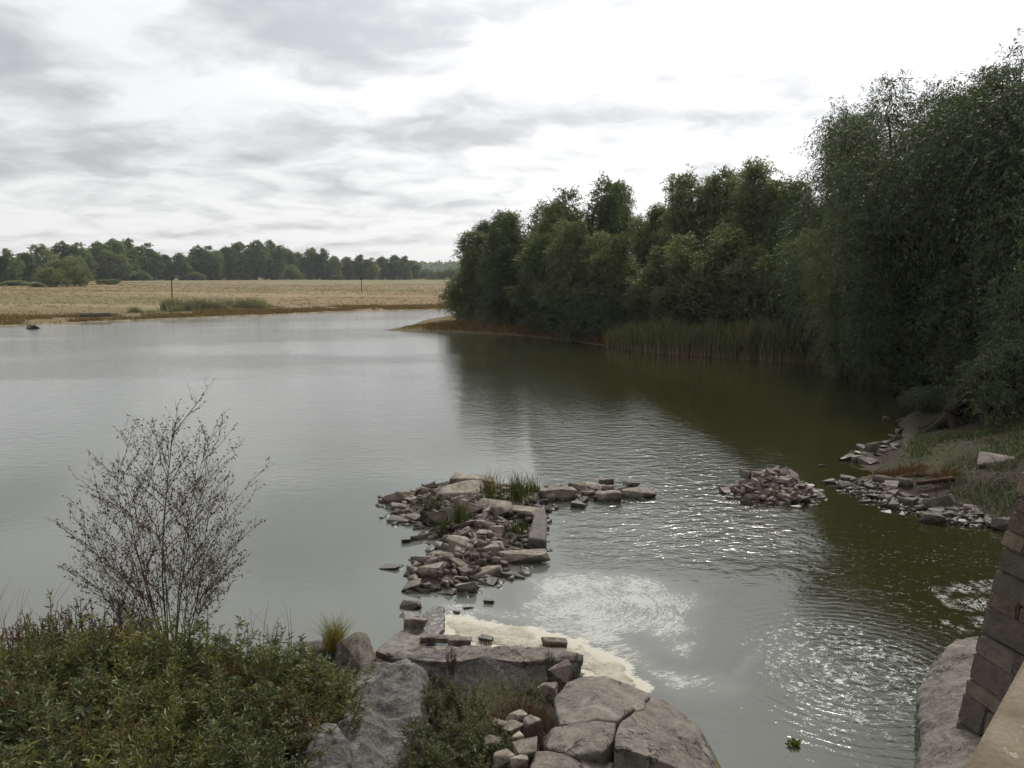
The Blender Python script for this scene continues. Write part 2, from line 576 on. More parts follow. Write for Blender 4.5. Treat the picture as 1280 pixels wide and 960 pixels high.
def ground_mat():
    m, t, out = new_mat('ground_soil')
    col = t.attr('tint', 'Color')
    pos = t.n('ShaderNodeNewGeometry').outputs['Position']
    a = t.noise(pos, 9.0, 5, 0.65)
    b = t.noise(t.v('MULTIPLY', pos, (0.35, 1.0, 1.0)), 0.22, 5, 0.6)
    k = t.m('ADD', t.m('MULTIPLY', a, 0.7), t.m('MULTIPLY', b, 0.9))
    col = t.v('SCALE', col, t.lin(k, 0.45, 1.15, 0.55, 1.45))
    p = principled(t, col, 0.95, 0.1, bump(t, t.m('ADD', a, t.m('MULTIPLY', b, 0.5)), 0.8, 0.05))
    t.put(out.inputs[0], p.outputs[0])
    return m


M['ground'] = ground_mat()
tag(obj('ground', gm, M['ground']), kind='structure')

# ---- water sheet with its foam
FOAM1 = [G(*a) for a in ((648, 748), (656, 727), (690, 715), (735, 713), (790, 717), (845, 728), (868, 748), (875, 775), (868, 812), (850, 818), (822, 806),
                         (800, 800), (810, 812), (835, 832), (880, 846), (912, 858), (900, 868), (850, 868), (800, 850), (760, 820), (700, 798), (650, 786), (600, 776), (562, 772),
                         (556, 756), (600, 752), (640, 764))]
CREAM = [G(*a) for a in ((546, 768), (600, 774), (655, 784), (700, 793), (748, 809), (785, 831), (812, 860), (780, 870), (730, 850), (700, 840), (650, 820), (590, 806), (552, 796))]
SIDE = [G(*a) for a in ((1150, 757), (1180, 762), (1165, 742), (1200, 722), (1262, 720), (1262, 790), (1232, 790), (1196, 800))]
X, Y, Fq = polar(rings((0.5, 8, 0.12), (8, 34, 0.0075), (34, 120, 0.02), (120, 900, 0.06)), 0.16, 34, 5.0)
w1, w2, w3 = sdf(FOAM1, X, Y), sdf(CREAM, X, Y), sdf(SIDE, X, Y)
wob = (fbm(X, Y, 2.2, 4) - 0.5)
foam = sstep(w1 + wob * 0.7, -0.38, 0.40)
cream = sstep(w2 + wob * 0.45, -0.35, 0.25)
side = sstep(w3 + wob * 0.7, -0.25, 0.3)
tip = sdf([G(905, 852), G(930, 824), G(950, 808), G(952, 818), G(932, 842), G(915, 858)], X, Y)
foam = np.maximum(foam, sstep(tip, -0.1, 0.08) * 0.55)
c2 = G(1062, 838)
r2 = np.hypot((X - c2[0]) / 1.75, (Y - c2[1]) / 2.4)
speck = sstep(r2 + wob * 0.5, 1.15, 0.55)
sparse = sstep(X, 4.5, 6.5) * sstep(Y, 24, 17)
speck = np.maximum(speck, sparse * 0.42)
milk_sheen = sstep(X + wob * 0.8, 6.0, 2.0) * sstep(Y, 60, 20) * 0.55 + 0.1 * sstep(X, 6, -4)
milk_sheen = np.maximum(milk_sheen, 1.0 * sstep(X + 0.15 * Y, 4.0, -6.0))  # far left paled beyond the sediment, standing in for reflected sky
milk_sheen = np.maximum(milk_sheen, sstep(X, 5.0, -1.5) * sstep(Y, 34, 24))


def swirl(c0, k, fr):
    dx, dy = X - c0[0], Y - c0[1]
    r = np.hypot(dx, dy)
    a = np.arctan2(dy, dx) + k * r
    return np.stack([r * fr, np.cos(a) * 1.9, np.sin(a) * 1.9], 1)


sw1 = swirl(G(712, 748), 1.5, 5.0)
sw2 = swirl(G(1075, 842), 0.9, 4.0)
# how rough the water is: gusts far out, a lively patch beside the stones, calm in the lee
gust = fbm(X * 0.6, Y * 1.4, 0.07, 3)
amp = 0.22 + (0.20 + 0.42 * sstep(gust, 0.36, 0.62)) * sstep(Y, 24, 44)
lively = sstep(X, 0.6, 1.6) * sstep(Y, 15.5, 18.5) * sstep(X - 0.33 * Y, 2.5, -0.5) * sstep(Y, 44, 26)
lee = sstep(X, 0.6, -1.5) * sstep(Y, 30, 22)
amp = amp * (1 - 0.6 * lee) + lively * 1.2 + sstep(r2, 2.0, 1.0) * 0.16
dark = sstep(X, 6.0, 8.0) * sstep(Y, 16, 19)
amp = amp * (1 - 0.72 * dark)
ring = sstep(r2, 1.6, 0.9)
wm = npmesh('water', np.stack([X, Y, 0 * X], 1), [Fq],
            {'foam': foam, 'cream': cream, 'side': side, 'speck': speck, 'milk_sheen': milk_sheen, 'amp': amp, 'ringa': ring, 'sw1': sw1, 'sw2': sw2}, True)


def water_mat():
    m, t, out = new_mat('lake_water')
    pos = t.n('ShaderNodeNewGeometry').outputs['Position']
    s1, s2 = t.attr('sw1', 'Vector'), t.attr('sw2', 'Vector')
    foam, side, speck = t.attr('foam'), t.attr('side'), t.attr('speck')
    # foam drawn out in streaks round the eddy
    a = t.noise(t.v('ADD', s1, t.v('SCALE', t.comb(t.noise(pos, 1.7, 3), t.noise(pos, 2.9, 3), 0.0), 1.6)), 3.4, 9, 0.72, 1.4)
    a2 = t.noise(pos, 9.0, 6, 0.75, 1.2)
    fa = t.m('ADD', t.m('MULTIPLY', a, 0.80), t.m('MULTIPLY', a2, 0.20))
    thr = t.m('ADD', t.lin(foam, 0, 1, 0.76, 0.475), t.m('MULTIPLY', t.m('SUBTRACT', t.noise(pos, 1.1, 4, 0.6), 0.5), 0.35))
    f1 = t.ss(t.m('SUBTRACT', fa, thr), -0.02, 0.06)
    f1 = t.m('MULTIPLY', f1, t.ss(foam, 0.02, 0.2))
    f1 = t.m('MAXIMUM', t.m('MULTIPLY', f1, 0.62), t.m('MULTIPLY', foam, 0.12))
    crm = t.attr('cream')
    f1 = t.m('MAXIMUM', f1, t.m('MULTIPLY', t.ss(t.m('ADD', crm, t.m('MULTIPLY', t.m('SUBTRACT', t.m('ADD', t.m('MULTIPLY', a2, 0.5), t.m('MULTIPLY', a, 0.5)), 0.5), 2.4)), 0.40, 0.62), t.ss(crm, 0.0, 0.25)))
    # flecks and curds
    b = t.noise(s2, 2.0, 5, 0.6, 0.5)
    vr = t.voro(t.v('MULTIPLY', t.v('ADD', pos, t.v('SCALE', t.comb(a2, b, 0.0), 0.5)), (1.0, 1.0, 0.0)), 13.0)
    vs = t.m('SUBTRACT', t.lin(speck, 0, 1, 0.06, 0.36), vr)
    f2 = t.m('MULTIPLY', t.ss(vs, 0.0, 0.07), t.ss(t.m('ADD', b, t.m('MULTIPLY', speck, 0.12)), 0.50, 0.60))
    vr2 = t.voro(t.v('MULTIPLY', pos, (1.0, 1.0, 0.0)), 3.3)
    curd = t.m('MULTIPLY', t.ss(t.m('SUBTRACT', t.m('ADD', 0.16, t.m('MULTIPLY', t.m('SUBTRACT', a2, 0.5), 0.5)), vr2), 0.0, 0.06), t.ss(speck, 0.6, 0.9))
    f2 = t.m('MAXIMUM', f2, curd)
    d = t.noise(pos, 3.2, 7, 0.7, 2.2)
    f3 = t.m('MULTIPLY', t.ss(t.noise(pos, 1.6, 3, 0.6), 0.42, 0.60), t.ss(t.m('ADD', 0.0, 0.0), -1.0, -0.5))
    f3 = t.m('MULTIPLY', t.m('MULTIPLY', f3, t.ss(t.m('ABSOLUTE', t.m('SUBTRACT', d, 0.5)), 0.055, 0.01)), t.ss(t.m('ADD', side, t.m('MULTIPLY', t.m('SUBTRACT', a2, 0.5), 1.2)), 0.35, 0.8))
    F_ = t.m('MAXIMUM', f1, t.m('MAXIMUM', t.m('MULTIPLY', f2, 0.85), t.m('MULTIPLY', f3, 0.7)), clamp=True)
    # body of the water: dark olive, milky with sediment in the bay, silver sky sheen painted in far left
    body = t.mix(t.attr('milk_sheen'), (0.021, 0.0205, 0.0075), (0.098, 0.105, 0.088))
    # waves
    amp = t.attr('amp')
    wa = t.noise(t.v('MULTIPLY', pos, (1.0, 1.35, 1.0)), 2.3, 3, 0.5, 0.4)
    wb = t.noise(t.v('MULTIPLY', pos, (1.0, 1.5, 1.0)), 7.5, 3, 0.55, 0.3)
    wc = t.noise(pos, 0.55, 2, 0.5)
    rx = t.sep(s2)[0]
    ringw = t.m('SINE', t.m('ADD', t.m('MULTIPLY', rx, 8.0), t.m('MULTIPLY', b, 7.0)))
    h = t.m('ADD', t.m('MULTIPLY', wa, t.m('SUBTRACT', 0.036, t.m('MULTIPLY', t.attr('ringa'), 0.024))), t.m('MULTIPLY', wb, t.m('ADD', 0.010, t.m('MULTIPLY', t.attr('ringa'), 0.005))))
    h = t.m('ADD', h, t.m('MULTIPLY', wc, 0.03))
    h = t.m('MULTIPLY', h, amp)
    h = t.m('ADD', h, t.m('MULTIPLY', t.m('MULTIPLY', ringw, 0.0010), t.attr('ringa')))
    bn = t.n('ShaderNodeBump')
    bn.inputs['Strength'].default_value = 1.0
    bn.inputs['Distance'].default_value = 1.0
    t.put(bn.inputs['Height'], h)
    wat = principled(t, body, 0.045, 0.5, bn.outputs[0])
    wat.inputs['IOR'].default_value = 1.333
    fm = principled(t, t.mix(t.attr('cream'), (0.50, 0.51, 0.48), (0.42, 0.385, 0.31)), 0.9, 0.1)
    mx = t.n('ShaderNodeMixShader')
    t.put(mx.inputs[0], F_)
    t.put(mx.inputs[1], wat.outputs[0])
    t.put(mx.inputs[2], fm.outputs[0])
    t.put(out.inputs[0], mx.outputs[0])
    return m


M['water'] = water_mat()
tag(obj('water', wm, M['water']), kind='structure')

# thick cream foam gathered against the slabs
def foam_sheet():
    P = np.array([(a[0], a[1]) for a in CREAM])
    x0, y0 = P.min(0) - 0.3
    x1, y1 = P.max(0) + 0.3
    st = 0.022
    xs, ys = np.arange(x0, x1, st), np.arange(y0, y1, st)
    XX, YY = np.meshgrid(xs, ys)
    d = sdf(CREAM, XX, YY) + (fbm(XX, YY, 2.0, 5) - 0.5) * 0.75
    keep = d > 0.20
    ny, nx = XX.shape
    i, j = np.meshgrid(np.arange(ny - 1), np.arange(nx - 1), indexing='ij')
    k = keep[:-1, :-1] & keep[1:, :-1] & keep[:-1, 1:] & keep[1:, 1:]
    i, j = i[k], j[k]
    Fq = np.stack([i * nx + j, i * nx + j + 1, (i + 1) * nx + j + 1, (i + 1) * nx + j], -1)
    ZZ = np.clip((d - 0.20) * 0.14, 0.0, 0.03) + 0.004 + (fbm(XX, YY, 9.0, 3) - 0.5) * 0.012 * np.clip(d * 4, 0, 1)
    V = np.stack([XX, YY, ZZ], -1).reshape(-1, 3)
    used = np.unique(Fq)
    re = np.full(len(V), -1)
    re[used] = np.arange(len(used))
    me = npmesh('foam', V[used], [re[Fq]], None, True)
    m, t, out = new_mat('cream_foam')
    pos = t.n('ShaderNodeNewGeometry').outputs['Position']
    n = t.noise(pos, 3.0, 6, 0.65, 0.8)
    v = t.voro(pos, 45.0)
    col = t.ramp(n, [(0.3, (0.27, 0.24, 0.175)), (0.5, (0.39, 0.36, 0.285)), (0.75, (0.50, 0.475, 0.405))])
    n2 = t.noise(pos, 14.0, 5, 0.7, 1.5)
    col = t.v('SCALE', col, t.lin(n2, 0.3, 0.7, 0.72, 1.22))
    t.put(out.inputs[0], principled(t, col, 0.8, 0.2, bump(t, t.m('ADD', v, n2), 0.9, 0.02)).outputs[0])
    tag(obj('foam', me, m), 'cream coloured foam gathered against the flat rock slabs', 'foam', kind='stuff')


foam_sheet()

# ------------------------------------------------------------------ foliage generators
def tubes(paths):
    """paths: list of (pts (k,3), radii (k,), sides)"""
    V, Q, off = [], [], 0
    for pts, rad, sd_ in paths:
        pts = np.asarray(pts, float)
        k = len(pts)
        tan = unit(np.gradient(pts, axis=0))
        ref = np.where(np.abs(tan[:, 2:3]) > 0.9, np.array([[1.0, 0, 0]]), np.array([[0, 0, 1.0]]))
        u = unit(np.cross(tan, ref))
        w = np.cross(tan, u)
        a = np.arange(sd_) * 2 * math.pi / sd_
        ring_ = u[:, None, :] * np.cos(a)[None, :, None] + w[:, None, :] * np.sin(a)[None, :, None]
        vv = pts[:, None, :] + ring_ * np.asarray(rad)[:, None, None]
        V.append(vv.reshape(-1, 3))
        i, j = np.meshgrid(np.arange(k - 1), np.arange(sd_), indexing='ij')
        j2 = (j + 1) % sd_
        Q.append((np.stack([i * sd_ + j, i * sd_ + j2, (i + 1) * sd_ + j2, (i + 1) * sd_ + j], -1).reshape(-1, 4)) + off)
        off += k * sd_
    return np.concatenate(V), np.concatenate(Q)


def leaves(rng, P, D, Ln, W, fine=False):
    """one folded lance-shaped leaf at each P pointing along D"""
    N = len(P)
    D = unit(D)
    r = rng.normal(size=(N, 3))
    S = unit(np.cross(D, r))
    U = np.cross(S, D)
    Ln = np.asarray(Ln).reshape(-1, 1) * np.ones((N, 1))
    W = np.asarray(W).reshape(-1, 1) * np.ones((N, 1))
    rnd = rng.random(N)
    if not fine:
        V = np.stack([P, P + D * Ln * 0.45 + S * W * 0.5 + U * W * 0.18, P + D * Ln, P + D * Ln * 0.45 - S * W * 0.5 + U * W * 0.18], 1)
        Fq = np.arange(N * 4).reshape(N, 4)
        return V.reshape(-1, 3), Fq, np.repeat(rnd, 4)
    Dn = D * Ln
    sag = np.array([[0, 0, -1.0]]) * Ln
    b = P
    r1 = P + Dn * 0.30 + S * W * 0.5 + U * W * 0.2
    l1 = P + Dn * 0.30 - S * W * 0.5 + U * W * 0.2
    r2_ = P + Dn * 0.68 + S * W * 0.36 + U * W * 0.14 + sag * 0.04
    l2 = P + Dn * 0.68 - S * W * 0.36 + U * W * 0.14 + sag * 0.04
    tp = P + Dn + sag * 0.12
    V = np.stack([b, r1, r2_, tp, l2, l1], 1)
    k = np.arange(N)[:, None] * 6
    Fq = np.concatenate([k + np.array([[0, 1, 2, 3]]), k + np.array([[0, 3, 4, 5]])])
    return V.reshape(-1, 3), Fq, np.repeat(rnd, 6)


def lobe_tree(name, seed, H, Rd, nlobe, ntw, nlf, Ln, W, cb=0.12, droop=0.3, tw=1.0, r0=0.25, mat='willow', vs=1.35, lean=(0, 0), qmax=0.36, stems=1):
    """broad rounded crown: leafy lobes carried by limbs that leave the trunk"""
    rng = np.random.default_rng(seed)
    paths = []
    t = np.linspace(0, 1, 9)
    trunks = []
    for k in range(stems):
        a = k * 6.28 / stems + rng.uniform(0, 1)
        o_ = 0.0 if stems == 1 else Rd * 0.32
        tx_ = np.cumsum(rng.normal(0, 0.012 * H, 9)) * t + np.cos(a) * o_ * t + lean[0] * t
        ty_ = np.cumsum(rng.normal(0, 0.012 * H, 9)) * t + np.sin(a) * o_ * t + lean[1] * t
        tr = np.stack([tx_, ty_, H * (0.88 - 0.1 * k) * t - 0.3], 1)
        trunks.append(tr)
        rr = r0 * (1 - 0.9 * t)
        rr[0] *= 1.4
        paths.append((tr, rr, 8))
    P, D, TN = [], [], []
    g_ = np.array([0, 0, -1.0])
    for i in range(nlobe):
        q_ = min(1.0, (i + rng.random() * 0.9) / nlobe)
        prof = math.sqrt(max(0.04, 1 - ((q_ - qmax) / (1.02 - qmax if q_ > qmax else qmax + 0.45)) ** 2))
        rl = Rd * rng.uniform(0.30, 0.48) * (0.55 + 0.45 * prof)
        vz = vs * rng.uniform(0.85, 1.25)
        z = H * cb + rl * vz * 0.6 + (H * (1 - cb) - rl * vz * 1.6) * q_ ** 0.9
        a = i * 2.4 + rng.uniform(-0.6, 0.6)
        rho = Rd * prof * rng.uniform(0.30, 0.78) * (1 if q_ < 0.93 else 0.3)
        tr = trunks[rng.integers(stems)]
        f_ = z / H
        ax = np.array([np.interp(min(f_, 1), t, tr[:, 0]), np.interp(min(f_, 1), t, tr[:, 1]), 0])
        c_ = ax + np.array([math.cos(a) * rho, math.sin(a) * rho, z])
        hz = np.clip((z - rho * 0.9) / (H * 0.88), 0.06, 0.95)
        s_p = np.array([np.interp(hz, t, tr[:, k]) for k in range(3)])
        m_ = s_p * 0.45 + c_ * 0.55 + np.array([0, 0, -0.08 * rho]) + rng.normal(0, 0.03 * Rd, 3)
        lr = r0 * 0.42 * (1.15 - f_ * 0.8)
        paths.append((np.stack([s_p, m_, c_, c_ + np.array([0, 0, rl * vz * 0.6])]), [lr, lr * 0.7, lr * 0.42, 0.012], 5))
        for k in range(5):
            d_ = unit(rng.normal(size=3) + np.array([0, 0, 0.4]))
            paths.append((np.stack([c_, c_ + d_ * rl * 0.45, c_ + d_ * rl * np.array([0.9, 0.9, vz * 0.85])]), [lr * 0.3, lr * 0.2, 0.006], 3))
        n = int(ntw * (rl / (Rd * 0.36)) ** 1.6)
        d_ = unit(rng.normal(size=(n, 3)) + np.array([0, 0, 0.25]))
        # lumpy shell so that the outline is uneven
        lump = 0.80 + 0.28 * np.sin(d_[:, 0] * 4 + i) * np.sin(d_[:, 1] * 4 + 2 * i) + 0.12 * np.sin(d_[:, 2] * 7 + i)
        o = c_ + d_ * (rl * rng.uniform(0.30, 1.0, n) ** 0.6 * lump)[:, None] * np.array([1, 1, vz])
        td = unit(d_ * 0.8 + rng.normal(0, 0.45, (n, 3)) + np.array([0, 0, 0.45 * (1 - droop)]))
        tl = tw * rng.uniform(0.4, 1.2, n)
        u = (np.arange(nlf)[None, :] + rng.random((n, nlf))) / nlf
        p_ = o[:, None] + td[:, None] * (tl[:, None] * u)[..., None] + g_ * (droop * 0.9 * tl[:, None] * u ** 2)[..., None] + rng.normal(0, 0.05 * tw, (n, nlf, 3))
        D.append((td[:, None] * 0.8 + g_ * (droop * 1.8 * u)[..., None] + rng.normal(0, 0.45, p_.shape)).reshape(-1, 3))
        P.append(p_.reshape(-1, 3))
        TN.append(np.full(n * nlf, rng.random()) * 0.45 + np.repeat(rng.random(n), nlf) * 0.25)
    P, D, TN = np.concatenate(P), np.concatenate(D), np.concatenate(TN)
    ok = P[:, 2] > 0.12
    P, D, TN = P[ok], D[ok], TN[ok]
    V, Fq, rn = leaves(rng, P, D, Ln * rng.uniform(0.7, 1.25, len(P)), W * rng.uniform(0.75, 1.2, len(P)))
    rn = rn * 0.4 + np.repeat(TN, 4) * 0.86
    crown = npmesh(name + '_crown', V, [Fq], {'rnd': rn})
    TV, TQ = tubes(paths)
    trunk = npmesh(name + '_trunk', TV, [TQ], None, True)
    trunk.materials.append(M['bark'])
    crown.materials.append(M[mat])
    return trunk, crown


def place_tree(name, protos, x, y, label, cat='tree', group=None, rz=0.0, s=(1, 1, 1), z=None, mat=None):
    z = gh(x, y) if z is None else z
    e = thing(name, (x, y, z - 0.05), label, cat, group, (0, 0, rz), s)
    obj('trunk', protos[0], parent=e)
    cr = obj('crown', protos[1], parent=e)
    if mat:
        cr.material_slots[0].link = 'OBJECT'
        cr.material_slots[0].material = M[mat]
    return e


def blades(rng, P, H, W, lean=0.25, bend=0.5):
    N = len(P)
    a = rng.uniform(0, 2 * math.pi, N)
    S = np.stack([np.cos(a), np.sin(a), 0 * a], 1)
    l = unit(rng.normal(size=(N, 3)) * np.array([[1, 1, 0]])) * (lean * rng.random(N) ** 0.7)[:, None]
    H = np.asarray(H).reshape(-1, 1) * np.ones((N, 1))
    W = np.asarray(W).reshape(-1, 1) * np.ones((N, 1))
    up = np.array([[0, 0, 1.0]])
    m_ = P + up * H * 0.55 + l * H * 0.45
    t_ = P + up * H * (1 - 0.25 * bend * np.linalg.norm(l, axis=1, keepdims=True)) + l * H * (1 + bend)
    V = np.stack([P - S * W / 2, P + S * W / 2, m_ + S * W * 0.4, m_ - S * W * 0.4, t_ + S * W * 0.06, t_ - S * W * 0.06], 1)
    k = np.arange(N)[:, None] * 6
    Fq = np.concatenate([k + np.array([[0, 1, 2, 3]]), k + np.array([[3, 2, 4, 5]])])
    return V.reshape(-1, 3), Fq, np.repeat(rng.random(N), 6), np.tile(np.array([0, 0, 0.55, 0.55, 1, 1.0]), N)


def blade_obj(name, rng, P, H, W, mat, lean=0.25, bend=0.5, **kw):
    V, Fq, rn, hg = blades(rng, P, H, W, lean, bend)
    me = npmesh(name, V, [Fq], {'rnd': rn, 'hgt': hg})
    return obj(name, me, M[mat], **kw)


def scatter(rng, poly, n, zoff=-0.02, pad=0.0):
    P = np.array([(a[0], a[1]) for a in poly])
    lo, hi = P.min(0), P.max(0)
    out = np.zeros((0, 2))
    while len(out) < n:
        c_ = rng.uniform(lo, hi, (n * 2, 2))
        c_ = c_[sdf(poly, c_[:, 0], c_[:, 1]) > pad]
        out = np.concatenate([out, c_])
    out = out[:n]
    return np.column_stack([out, ground_h(out[:, 0], out[:, 1]) + zoff])


# ------------------------------------------------------------------ trees
FARP = [lobe_tree('far_tree%d' % i, 40 + i, 18, r_, nl, 105, 6, 0.75, 0.42, -0.03, 0.25, 1.2, 0.3, 'far_leaf', vs, qmax=qm)
        for i, (r_, nl, vs, qm) in enumerate(((5.2, 14, 1.15, 0.5), (6.2, 16, 1.0, 0.55), (4.4, 14, 1.3, 0.45), (5.6, 15, 0.95, 0.6)))]
BUSHP = [lobe_tree('far_bush%d' % i, 60 + i, 7, 4.2, 11, 110, 7, 0.42, 0.2, 0.0, 0.2, 0.7, 0.12, 'far_pale', 0.9, qmax=0.25, stems=2) for i in range(2)]
MIDP = [lobe_tree('mid_tree%d' % i, 80 + i, 15, r_, nl, nt, 9, 0.30, 0.10, cb, 0.35, 1.0, 0.2, 'willow', vs, qmax=qm, stems=st)
        for i, (r_, nl, nt, cb, vs, qm, st) in enumerate(((3.4, 19, 210, 0.03, 1.7, 0.38, 2), (3.8, 20, 210, 0.03, 1.5, 0.45, 2), (2.9, 18, 180, 0.05, 1.9, 0.35, 1),
                                                          (4.2, 19, 230, 0.02, 1.3, 0.40, 2), (2.6, 13, 120, 0.28, 1.8, 0.5, 2)))]
LOWP = [lobe_tree('low_willow%d' % i, 120 + i, 5, 2.6, 11, 120, 9, 0.20, 0.06, 0.0, 0.35, 0.7, 0.08, 'willow', 1.0, qmax=0.25, stems=3) for i in range(2)]
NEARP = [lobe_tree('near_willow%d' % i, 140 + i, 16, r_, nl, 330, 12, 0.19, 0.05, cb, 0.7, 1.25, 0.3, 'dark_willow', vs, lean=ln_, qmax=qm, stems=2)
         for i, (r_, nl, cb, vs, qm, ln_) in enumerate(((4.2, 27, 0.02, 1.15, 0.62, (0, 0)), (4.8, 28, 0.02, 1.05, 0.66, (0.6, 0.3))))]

# peninsula: (x px, distance, top y px, half width m, proto, material, look)
pen_trees = [
    (592, 102, 282, 2.6, 2, None, 'slender willow with a ragged top at the tip of the wooded headland'),
    (612, 104, 268, 2.8, 0, None, None), (628, 98, 256, 2.9, 2, None, None), (662, 97, 247, 3.2, 1, None, None),
    (700, 92, 240, 3.2, 0, None, None), (737, 90, 212, 3.6, 1, None, 'tallest pointed willow on the outer headland, left of the narrow spire tree'),
    (778, 96, 218, 1.9, 2, None, 'narrow spire-like tree rising between two taller willow clumps'),
    (718, 83, 268, 3.2, 3, None, None), (680, 88, 285, 3.0, 3, None, None), (640, 94, 300, 2.9, 3, None, None),
    (768, 80, 284, 3.4, 3, 'pale_willow', 'broad paler willow standing in front of the dark headland trees'),
    (820, 88, 246, 2.7, 0, None, None), (848, 84, 204, 2.6, 4, None, 'tall open-crowned tree with sky showing through its branches'),
    (880, 84, 212, 2.8, 0, None, None), (908, 80, 200, 2.8, 2, None, None), (942, 77, 187, 3.0, 0, None, None),
    (966, 74, 212, 2.3, 4, None, 'thin-leaved tree with bare trunk showing above the reed bed'),
    (992, 72, 214, 2.4, 2, None, None), (1018, 70, 232, 2.6, 1, None, None),
    (830, 75, 300, 3.0, 3, None, None), (884, 72, 274, 3.2, 1, 'pale_willow', 'bushy pale willow directly behind the tall reeds'),
    (940, 70, 300, 2.8, 3, None, None), (1000, 66, 290, 2.8, 3, None, None),
    (730, 100, 262, 3.4, 1, None, None), (800, 100, 268, 3.4, 3, None, None), (860, 96, 262, 3.4, 1, None, None), (920, 92, 256, 3.4, 3, None, None),
    (980, 88, 252, 3.4, 1, None, None)]
rr_ = random.Random(3)
for (x, D, ty, hw, k, mt, lb) in pen_trees:
    tx, ty_, tz = AT(x, ty, D)
    gz = gh(tx, D)
    Ht = tz - gz
    pr = (3.4, 3.8, 2.9, 4.2, 2.6)[k]
    sx = hw / pr * 1.12
    place_tree('willow_tree', MIDP[k], tx, D, lb or ('lower full-skirted willow in the front row of the headland wood' if ty > 264 and D < 95 else 'tall dark willow rising at the back of the headland wood' if D > 91 else 'tall dark willow in the middle of the headland wood'), 'tree',
               'willows on the wooded headland', rr_.uniform(0, 6.28), (sx * rr_.uniform(0.92, 1.08), sx, Ht / 15.0), mat=mt)
# low bushes at the water's edge of the headland
for (x, D, ty, hw) in ((572, 104, 345, 2.4), (588, 99, 372, 2.0), (612, 97, 375, 2.2), (645, 94, 372, 2.4), (680, 86, 366, 2.6), (705, 82, 370, 2.6), (735, 78, 365, 2.6), (762, 76, 372, 2.2),
                       (790, 79, 350, 3.0), (830, 76, 362, 3.0), (880, 74, 360, 3.0), (930, 71, 358, 3.0), (980, 68, 360, 3.0), (1030, 67, 362, 2.6), (1075, 62, 375, 2.4), (1136, 47, 420, 1.7)):
    tx, ty_, tz = AT(x, ty, D)
    gz = gh(tx, D)
    place_tree('willow_bush', LOWP[rr_.randrange(2)], tx, D, 'low dark willow bush under the headland trees', 'bush', 'low bushes along the headland', rr_.uniform(0, 6.28),
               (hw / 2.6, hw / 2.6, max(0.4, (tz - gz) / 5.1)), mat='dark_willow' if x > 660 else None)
# the big willows on the right bank
for (x, D, ty, hw, k, mt, lb) in (
        (1088, 58, 106, 5.0, 0, None, 'tall dense willow at the inner end of the reed bed'),
        (1078, 51, 250, 3.2, 1, 'willow', 'lower paler willow leaning over the end of the reeds'),
        (1165, 47, 70, 5.0, 1, None, 'huge dark willow behind the leaning trunk on the right bank'),
        (1245, 43, 48, 5.0, 0, None, 'tallest dark willow standing over the stony right bank'),
        (1140, 45, 250, 3.0, 0, None, 'dark drooping willow overhanging the shaded water'),
        (1320, 40, 60, 5.0, 1, None, 'dark willow filling the wood beside the bridge'),
        (1290, 50, 90, 5.0, 0, None, 'dark willow deep in the wood behind the right bank')):
    tx, ty_, tz = AT(x, ty, D)
    gz = gh(tx, D)
    sx = hw / (4.2, 4.8)[k]
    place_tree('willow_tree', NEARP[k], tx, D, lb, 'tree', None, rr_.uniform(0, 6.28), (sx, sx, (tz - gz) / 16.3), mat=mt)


def leaning_tree():
    b = G(1188, 512, 0.9)
    e = thing('willow_tree', (b[0], b[1], gh(b[0], b[1])), 'willow with a thick bare trunk leaning over the right bank', 'tree')
    rng = np.random.default_rng(9)
    pts = np.array([(-0.15, 0, -0.4), (0.1, 0, 0.5), (0.9, 0.2, 1.8), (1.9, 0.4, 3.0), (3.0, 0.7, 4.6), (3.9, 1.0, 6.8), (4.3, 1.2, 9.5)])
    paths = [(pts, [0.55, 0.34, 0.30, 0.28, 0.22, 0.16, 0.07], 12)]
    paths.append((np.array([pts[3], pts[3] + (0.9, -0.3, 0.2), pts[3] + (2.2, -0.8, 0.9), pts[3] + (3.4, -1.0, 2.4)]), [0.24, 0.18, 0.13, 0.05], 8))
    for (dx, dy) in ((-0.9, -0.3), (-0.6, 0.5), (0.5, -0.7), (-0.2, -0.8)):
        paths.append((np.array([(0, 0, 0.35), (dx * 0.6, dy * 0.6, 0.08), (dx * 1.5, dy * 1.5, -0.25)]), [0.3, 0.16, 0.05], 6))
    V, Q = tubes(paths)
    obj('trunk', npmesh('leaning_trunk', V, [Q], None, True), M['bark'], e)
    P, Dr = [], []
    for c0, r0, n in (((3.2, 0.4, 5.4), 1.6, 160), ((4.3, 1.0, 8.4), 2.2, 260), ((4.6, -0.2, 5.0), 1.6, 160), ((5.6, -0.8, 6.0), 1.6, 160)):
        o = np.array(c0) + rng.normal(0, 0.5, (n, 3)) * r0
        d_ = unit(rng.normal(0, 1, (n, 3)))
        s_ = rng.random((n, 16))
        q_ = o[:, None] + d_[:, None] * s_[..., None] * 0.8 - np.array([0, 0, 1.1]) * (s_ ** 2)[..., None]
        P.append(q_.reshape(-1, 3))
        Dr.append((d_[:, None] * 0.4 - np.array([0, 0, 1.0]) * s_[..., None] + rng.normal(0, 0.4, q_.shape)).reshape(-1, 3))
    P, Dr = np.concatenate(P), np.concatenate(Dr)
    V, Fq, rn = leaves(rng, P, Dr, 0.17, 0.042)
    obj('crown', npmesh('leaning_crown', V, [Fq], {'rnd': rn}), M['dark_willow'], e)


leaning_tree()

